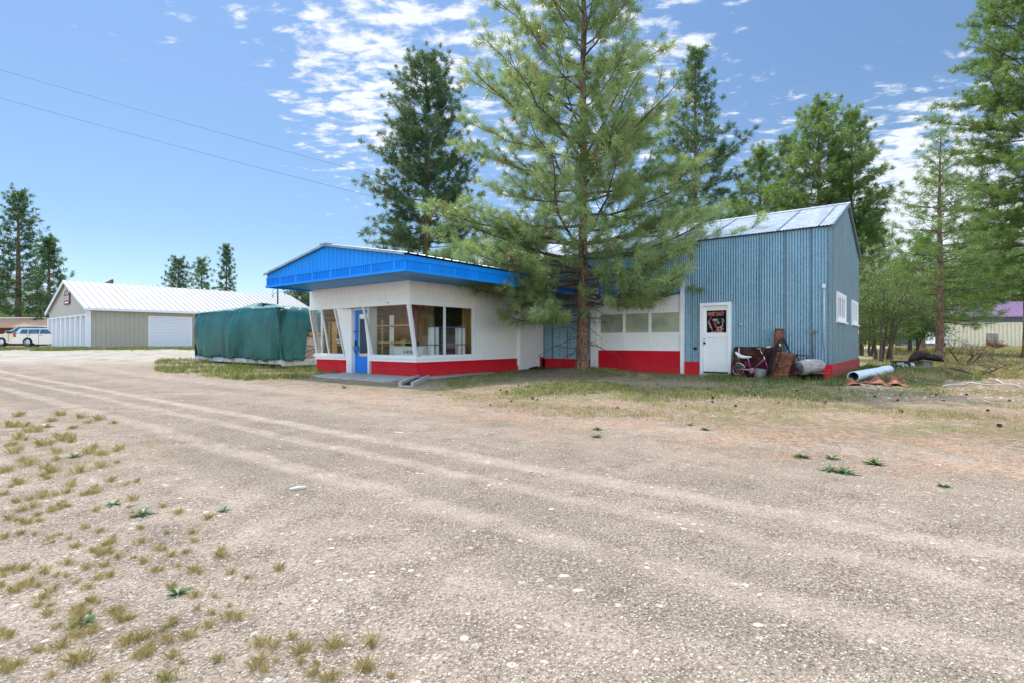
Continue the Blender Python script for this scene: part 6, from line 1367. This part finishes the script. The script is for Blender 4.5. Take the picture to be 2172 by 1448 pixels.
TUF = [(165, 1405, 1.5, 1), (60, 1240, 1.1, 0), (268, 1362, 1.2, 0), (300, 1355, 1.1, 1), (550, 1368, 1.1, 0), (635, 1382, 1.0, 1), (708, 1372, 1.2, 1), (788, 1365, 1.2, 3), (548, 1408, 1.1, 0), (590, 1208, 1.0, 2),
       (470, 1180, .95, 2), (505, 1312, .85, 0), (208, 1226, .8, 0), (225, 1170, .8, 3), (102, 1303, .8, 1), (90, 1268, .8, 0), (130, 1372, 1.0, 1), (20, 1350, .8, 1), (18, 1420, 1.1, 1), (772, 1418, 1.0, 3), (700, 1440, 1.1, 1), (352, 1440, 1.2, 2),
       (300, 1150, .8, 0), (222, 1200, .7, 1), (490, 1215, .7, 3), (408, 1130, .8, 2), (412, 1148, .7, 0), (395, 1172, .7, 1), (345, 1166, .6, 3), (440, 1100, .8, 2), (380, 1088, .9, 0), (280, 1060, 1.1, 0), (240, 1140, .6, 0), (55, 1110, 1.0, 1), (90, 1055, 1.1, 0), (20, 1100, .9, 3),
       (180, 1120, .8, 0), (160, 1160, .7, 1), (120, 1330, .6, 3), (300, 1388, .7, 0), (365, 1392, .8, 1), (468, 1168, .7, 0), (620, 1352, .7, 3), (300, 1120, .7, 2), (455, 1265, .5, 0), (525, 1225, .5, 2), (422, 1215, .6, 0), (350, 1355, .7, 0), (230, 1440, .9, 3), (10, 1140, .9, 0),
       (30, 960, 1.5, 3), (60, 985, 1.5, 0), (110, 1000, 1.4, 1), (170, 1000, 1.3, 0), (40, 1025, 1.4, 1), (215, 990, 1.2, 0), (150, 1030, 1.2, 3), (25, 905, 1.8, 1), (80, 915, 1.8, 0), (140, 930, 1.7, 1), (190, 960, 1.5, 0), (90, 945, 1.6, 3), (235, 1020, 1.1, 1), (200, 1045, 1.0, 0), (70, 1075, 1.0, 0), (130, 1075, 1.0, 1), (10, 1000, 1.3, 0), (120, 960, 1.4, 0)]
rt_ = random.Random(12)
for i in range(165):
    py = 880+560*rt_.random()**1.1; lim = 240+(py-880)*.55+(max(0, py-1250))*1.6; px = lim*rt_.random()**1.35
    TUF.append((px, py, .62+rt_.uniform(-.2, .3)+max(0, 1050-py)*.003, rt_.choice((0, 0, 1, 1, 2, 3, 3))))
for px, py, s_, k in TUF:
    p = gpt(px, py); sc_ = max(.35, s_)*(.50+.19*p.y/2.0)*rt_.uniform(.9, 1.1)
    place_mesh(TM[k], 'grass_tuft', ('small yellowish dry grass tuft growing out of the gravel, lower left', 'small green-gold grass tuft growing out of the gravel, lower left', 'small greener grass tuft growing out of the gravel, lower left', 'small browned grass tuft growing out of the gravel, lower left')[k], 'grass tuft', p, sc_, rt_.uniform(0, 6), 'grass tufts on the gravel at the lower left')
# leafy weeds
def weed_mesh(seed, n=26, L=.062):
    rng = np.random.default_rng(seed); V = []; F_ = []; T_ = []
    for i in range(n):
        a = i*2.4+rng.normal(0, .2); l = L*rng.uniform(.6, 1.1); w = l*.12; e = rng.uniform(.1, .95); d = np.array([math.cos(a)*math.cos(e), math.sin(a)*math.cos(e), math.sin(e)]); s_ = np.array([-math.sin(a), math.cos(a), 0]); c = len(V)
        for t, k in ((.1, .3), (.45, 1), (.75, .8), (1, .1)):
            p = d*l*t+np.array([0, 0, -.35*l*t*t]); V += [p-s_*w*k, p+s_*w*k]
        for q in range(3): F_.append((c+2*q, c+2*q+1, c+2*q+3, c+2*q+2))
        T_ += [rng.uniform(0, 1)]*8
    return np.array(V), np.array(F_), np.array(T_)
WM = []
for k in range(3):
    V, Fq, t = weed_mesh(300+k); o = np_mesh('t', V, 4, 'weed', None, tint=t, faces=Fq); WM.append(o.data); bpy.data.objects.remove(o)
WD = [(378, 1258, 1.25, 'dark green leafy weed rosette left of centre on the near gravel'), (178, 1322, 1.15, 'bright green leafy weed lower left near the bottom edge'), (302, 1092, 1.5, 'bright green leafy weed in the left tuft patch'), (240, 1070, 1.2, 'green leafy weed just left of the brighter weed in the tuft patch'),
      (1700, 969, 2.0, 'flat green weed, first of the row on the gravel at right'), (1763, 972, 1.7, 'flat green weed, second of the row on the gravel at right'), (1760, 998, 1.8, 'green weed left half of the largest patch on the gravel at right'), (1793, 1003, 2.1, 'green weed right half of the largest patch on the gravel at right'), (1854, 983, 2.2, 'flat green weed, last of the row on the gravel at right'), (2000, 1031, 1.3, 'small brownish weed near the right on the gravel'),
      (1265, 926, 1.6, 'tiny green weed, nearer of the pair right of centre'), (1267, 911, 1.6, 'tiny green weed, farther of the pair right of centre'), (1464, 901, 1.5, 'tiny green weed left of the pair before the shaded grass'), (1496, 911, 1.5, 'tiny green weed right of the pair before the shaded grass'),
      (770, 805, 2.6, 'low green weed in front of the door slab left end'), (730, 822, 2.6, 'low green weed on the pale ground left of the slab'), (95, 905, 2.2, 'green weed clump among dry tufts at the far left of the gravel'), (160, 968, 1.6, 'green weed in the dry patch at the left edge'), (475, 1083, 1.0, 'tiny green weed in the moss band left of centre')]
for i, (px, py, s_, lab) in enumerate(WD):
    p = gpt(px, py); place_mesh(WM[i % 3], 'weed', lab, 'weed', p, s_*(.85 if py > 1200 else .9), i*1.3, 'leafy weeds on the gravel')
# stones: rounded low-poly pebbles
def ico():
    me = bpy.data.meshes.new('i'); import bmesh; bm = bmesh.new(); bmesh.ops.create_icosphere(bm, subdivisions=1, radius=1); V = np.array([v.co[:] for v in bm.verts]); Fc = np.array([[v.index for v in f.verts] for f in bm.faces]); bm.free(); bpy.data.meshes.remove(me); return V, Fc
IV, IF = ico()
def pebbles(n, yr, pxr, sr, seed, cond, label, bright=None):
    rng = np.random.default_rng(seed); Y = yr[0]*(yr[1]/yr[0])**rng.random(n); X = (rng.uniform(pxr[0], pxr[1], n)-1086)/FPX*Y
    m = cond(X, Y) & ~inside(X, Y); X, Y = X[m], Y[m]; n = len(X)
    s = sr[0]*(sr[1]/sr[0])**(rng.random(n)**2.2)*(1+Y*.10)
    J = 1+rng.normal(0, .16, (n, len(IV), 1)); sc3 = np.stack([np.ones(n), rng.uniform(.6, .95, n), rng.uniform(.35, .6, n)], 1)*s[:, None]
    a = rng.uniform(0, 6.28, n); c_, s_ = np.cos(a), np.sin(a); P = IV[None]*J*sc3[:, None]
    P = np.stack([P[..., 0]*c_[:, None]-P[..., 1]*s_[:, None], P[..., 0]*s_[:, None]+P[..., 1]*c_[:, None], P[..., 2]], 2)
    P += np.stack([X, Y, gzv(X, Y)+s*.12], 1)[:, None]
    Fc = (IF[None]+(np.arange(n)*len(IV))[:, None, None]).reshape(-1, 3); t = rng.random(n) if bright is None else np.clip(rng.normal(*bright, n), 0, 1)
    o = np_mesh('pebbles', P.reshape(-1, 3), 3, 'stone', None, loc=(0, 3, 0), tint=np.repeat(t, len(IV)), smooth_=True, faces=Fc); setp(o, label, 'gravel', kind='stuff')
pebbles(42000, (1.5, 3.8), (-60, 2240), (.0018, .0058), 401, lambda x, y: np.ones(len(x), bool), 'loose small gravel close to the camera')
pebbles(12000, (3.4, 8.5), (-60, 2240), (.0022, .0060), 402, lambda x, y: loc_b(x, y) < -9, 'loose gravel on the middle of the lot')
pebbles(600, (1.6, 14), (-60, 2240), (.004, .012), 403, lambda x, y: loc_b(x, y) < -8, 'scattered larger pebbles on the lot', (.66, .2))
pebbles(1600, (9, 17), (1500, 2200), (.006, .018), 404, lambda x, y: (loc_b(x, y) > -9) & (loc_s(x, y) > -2), 'pale wood chips and stones on the verge at right', (.75, .15))
def stone(px, py, r, tint, label, sx=1.3):
    rng = np.random.default_rng(int(px+py)); p = gpt(px, py); V = IV.copy()
    import bmesh; bm = bmesh.new(); bmesh.ops.create_icosphere(bm, subdivisions=3, radius=1); V = np.array([v.co[:] for v in bm.verts]); Fc = np.array([[v.index for v in f.verts] for f in bm.faces]); bm.free()
    q = sum(np.sin(V@rng.normal(0, 1.6, 3)+rng.uniform(0, 6))*.09 for k in range(4)); r *= .62; tint = min(tint, .955); V = V*(1+q*1.5)[:, None]*np.array([r*sx, r, r*.42])+np.array([p.x, p.y, p.z+r*.02])
    o = np_mesh('stone', V, 3, 'stone', None, loc=tuple(p), tint=np.full(len(V), tint), smooth_=True, faces=Fc); setp(o, label, 'stone', 'single stones on the gravel')
for a_ in ((1102, 1330, .016, .93, 'tan oval stone, upper of the two tan ones at lower centre'), (1104, 1383, .017, .93, 'tan oval stone, lower of the two tan ones at lower centre'), (1154, 1402, .016, .99, 'white stone right of the tan ones at lower centre'), (1195, 1221, .026, 1.0, 'long flat white stone in the middle foreground', 1.7), (1228, 1252, .020, .99, 'small flat white stone below the long one', 1.7),
           (1612, 1327, .024, .95, 'broken tan stone right of centre in the foreground'), (2009, 1265, .026, .1, 'flat blue-grey stone at the right foreground'), (1170, 1080, .026, .99, 'white stone in the middle of the tracks'), (1102, 1146, .020, .98, 'white pebble cluster stone left of the tracks'), (1395, 1398, .015, .99, 'white stone at the bottom right of centre'), (1348, 1380, .016, .97, 'pale stone at the bottom centre right'),
           (655, 850, .055, .02, 'reddish brown rock lying on the track in front of the store', 1.5), (699, 1181, .016, .15, 'dark stone left of centre in the foreground'), (703, 1163, .020, .99, 'flat white stone left of centre in the foreground', 1.5), (790, 1214, .026, .97, 'pale flat stone on the near gravel left of centre', 1.3), (846, 917, .05, .98, 'pale flat stone far out on the track', 1.7), (2050, 890, .03, .99, 'white stone on the verge at right')):
    stone(*a_)
b = MB(); A = gpt(615, 1040); B = gpt(650, 1036); b.tube([A+Vector((0, 0, .012)), A.lerp(B, .5)+Vector((0, 0, .018)), B+Vector((0, 0, .012))], [.006, .010, .006], 6); b.build('white_stick', 'trimwhite', None, label='short white stick lying on the gravel left of centre', category='stick')
# pine cones
def cone_mesh():
    b = []; F_ = []; n = 0
    for k in range(46):
        t = k/46; a = k*2.4; r = .030*math.sin(math.pi*(.12+.8*t))**.8; z = .075*t-.0375; d = np.array([math.cos(a), math.sin(a), 0]); s_ = np.array([-math.sin(a), math.cos(a), 0])*.008; c = np.array([0, 0, z])
        b += [c, c+d*r-s_, c+d*r*1.15+np.array([0, 0, .008]), c+d*r+s_]; F_.append((n, n+1, n+2, n+3)); n += 4
    V = np.array(b); V = V[:, [2, 0, 1]]; return V, np.array(F_)
V, Fq = cone_mesh(); V = V+np.array([0, 0, .026]); o = np_mesh('t', V, 4, 'cone', None, faces=Fq); CM = o.data; bpy.data.objects.remove(o)
rc_ = random.Random(6)
CN = [(1280, 820), (1168, 808), (1230, 815), (1395, 815), (1511, 853), (1355, 829), (1180, 815), (1480, 800), (1652, 854), (1602, 839), (1690, 830), (1130, 846), (1140, 848), (1075, 832), (1040, 860), (1062, 828), (1512, 846), (1910, 838), (2141, 850), (1912, 874), (2095, 872), (1750, 856), (1340, 800), (1905, 850), (1560, 862), (1700, 812), (1455, 862), (1210, 800), (1100, 818), (1085, 852), (1985, 838), (2050, 838), (2002, 850), (1120, 822), (1310, 866), (1240, 838), (985, 842), (1600, 812), (2120, 905), (1855, 842)]
for px, py in CN:
    place_mesh(CM, 'pine_cone', 'dark brown fallen pine cone on the ground around the big pine and verge', 'pine cone', gpt(px, py), rc_.uniform(.45, .8), rc_.uniform(0, 6), 'fallen pine cones')
# needle litter
def litter(n, seed):
    rng = np.random.default_rng(seed); Y = rng.uniform(4.5**.5, 18**.5, n)**2; px = rng.uniform(950, 2240, n); X = (px-1086)/FPX*Y
    b_, s_ = loc_b(X, Y), loc_s(X, Y); m = (b_ > -10.8+rng.normal(0, .7, n)) & (s_ > -9.2) & ~inside(X, Y) & (noise2(X, Y, 31, 1.3)+rng.normal(0, .4, n) > -.1); X, Y = X[m], Y[m]; n = len(X)
    a = rng.uniform(0, 6.28, n); L = rng.uniform(.03, .08, n)*(.8+Y/16); d = np.stack([np.cos(a)*L, np.sin(a)*L, rng.normal(0, .004, n)], 1); w = np.stack([-np.sin(a), np.cos(a), np.zeros(n)], 1)*(.0009+Y*.00012)[:, None]
    P = np.stack([X, Y, gzv(X, Y)+rng.uniform(.004, .02, n)], 1); V = np.stack([P-w, P+w, P+d+w, P+d-w], 1).reshape(-1, 3)
    o = np_mesh('needle_litter', V, 4, 'litter', None, loc=(4, 10, 0), tint=np.repeat(rng.random(n), 4)); setp(o, 'rust-brown fallen pine needles strewn over the verge', 'needles', kind='stuff')
litter(80000, 500)
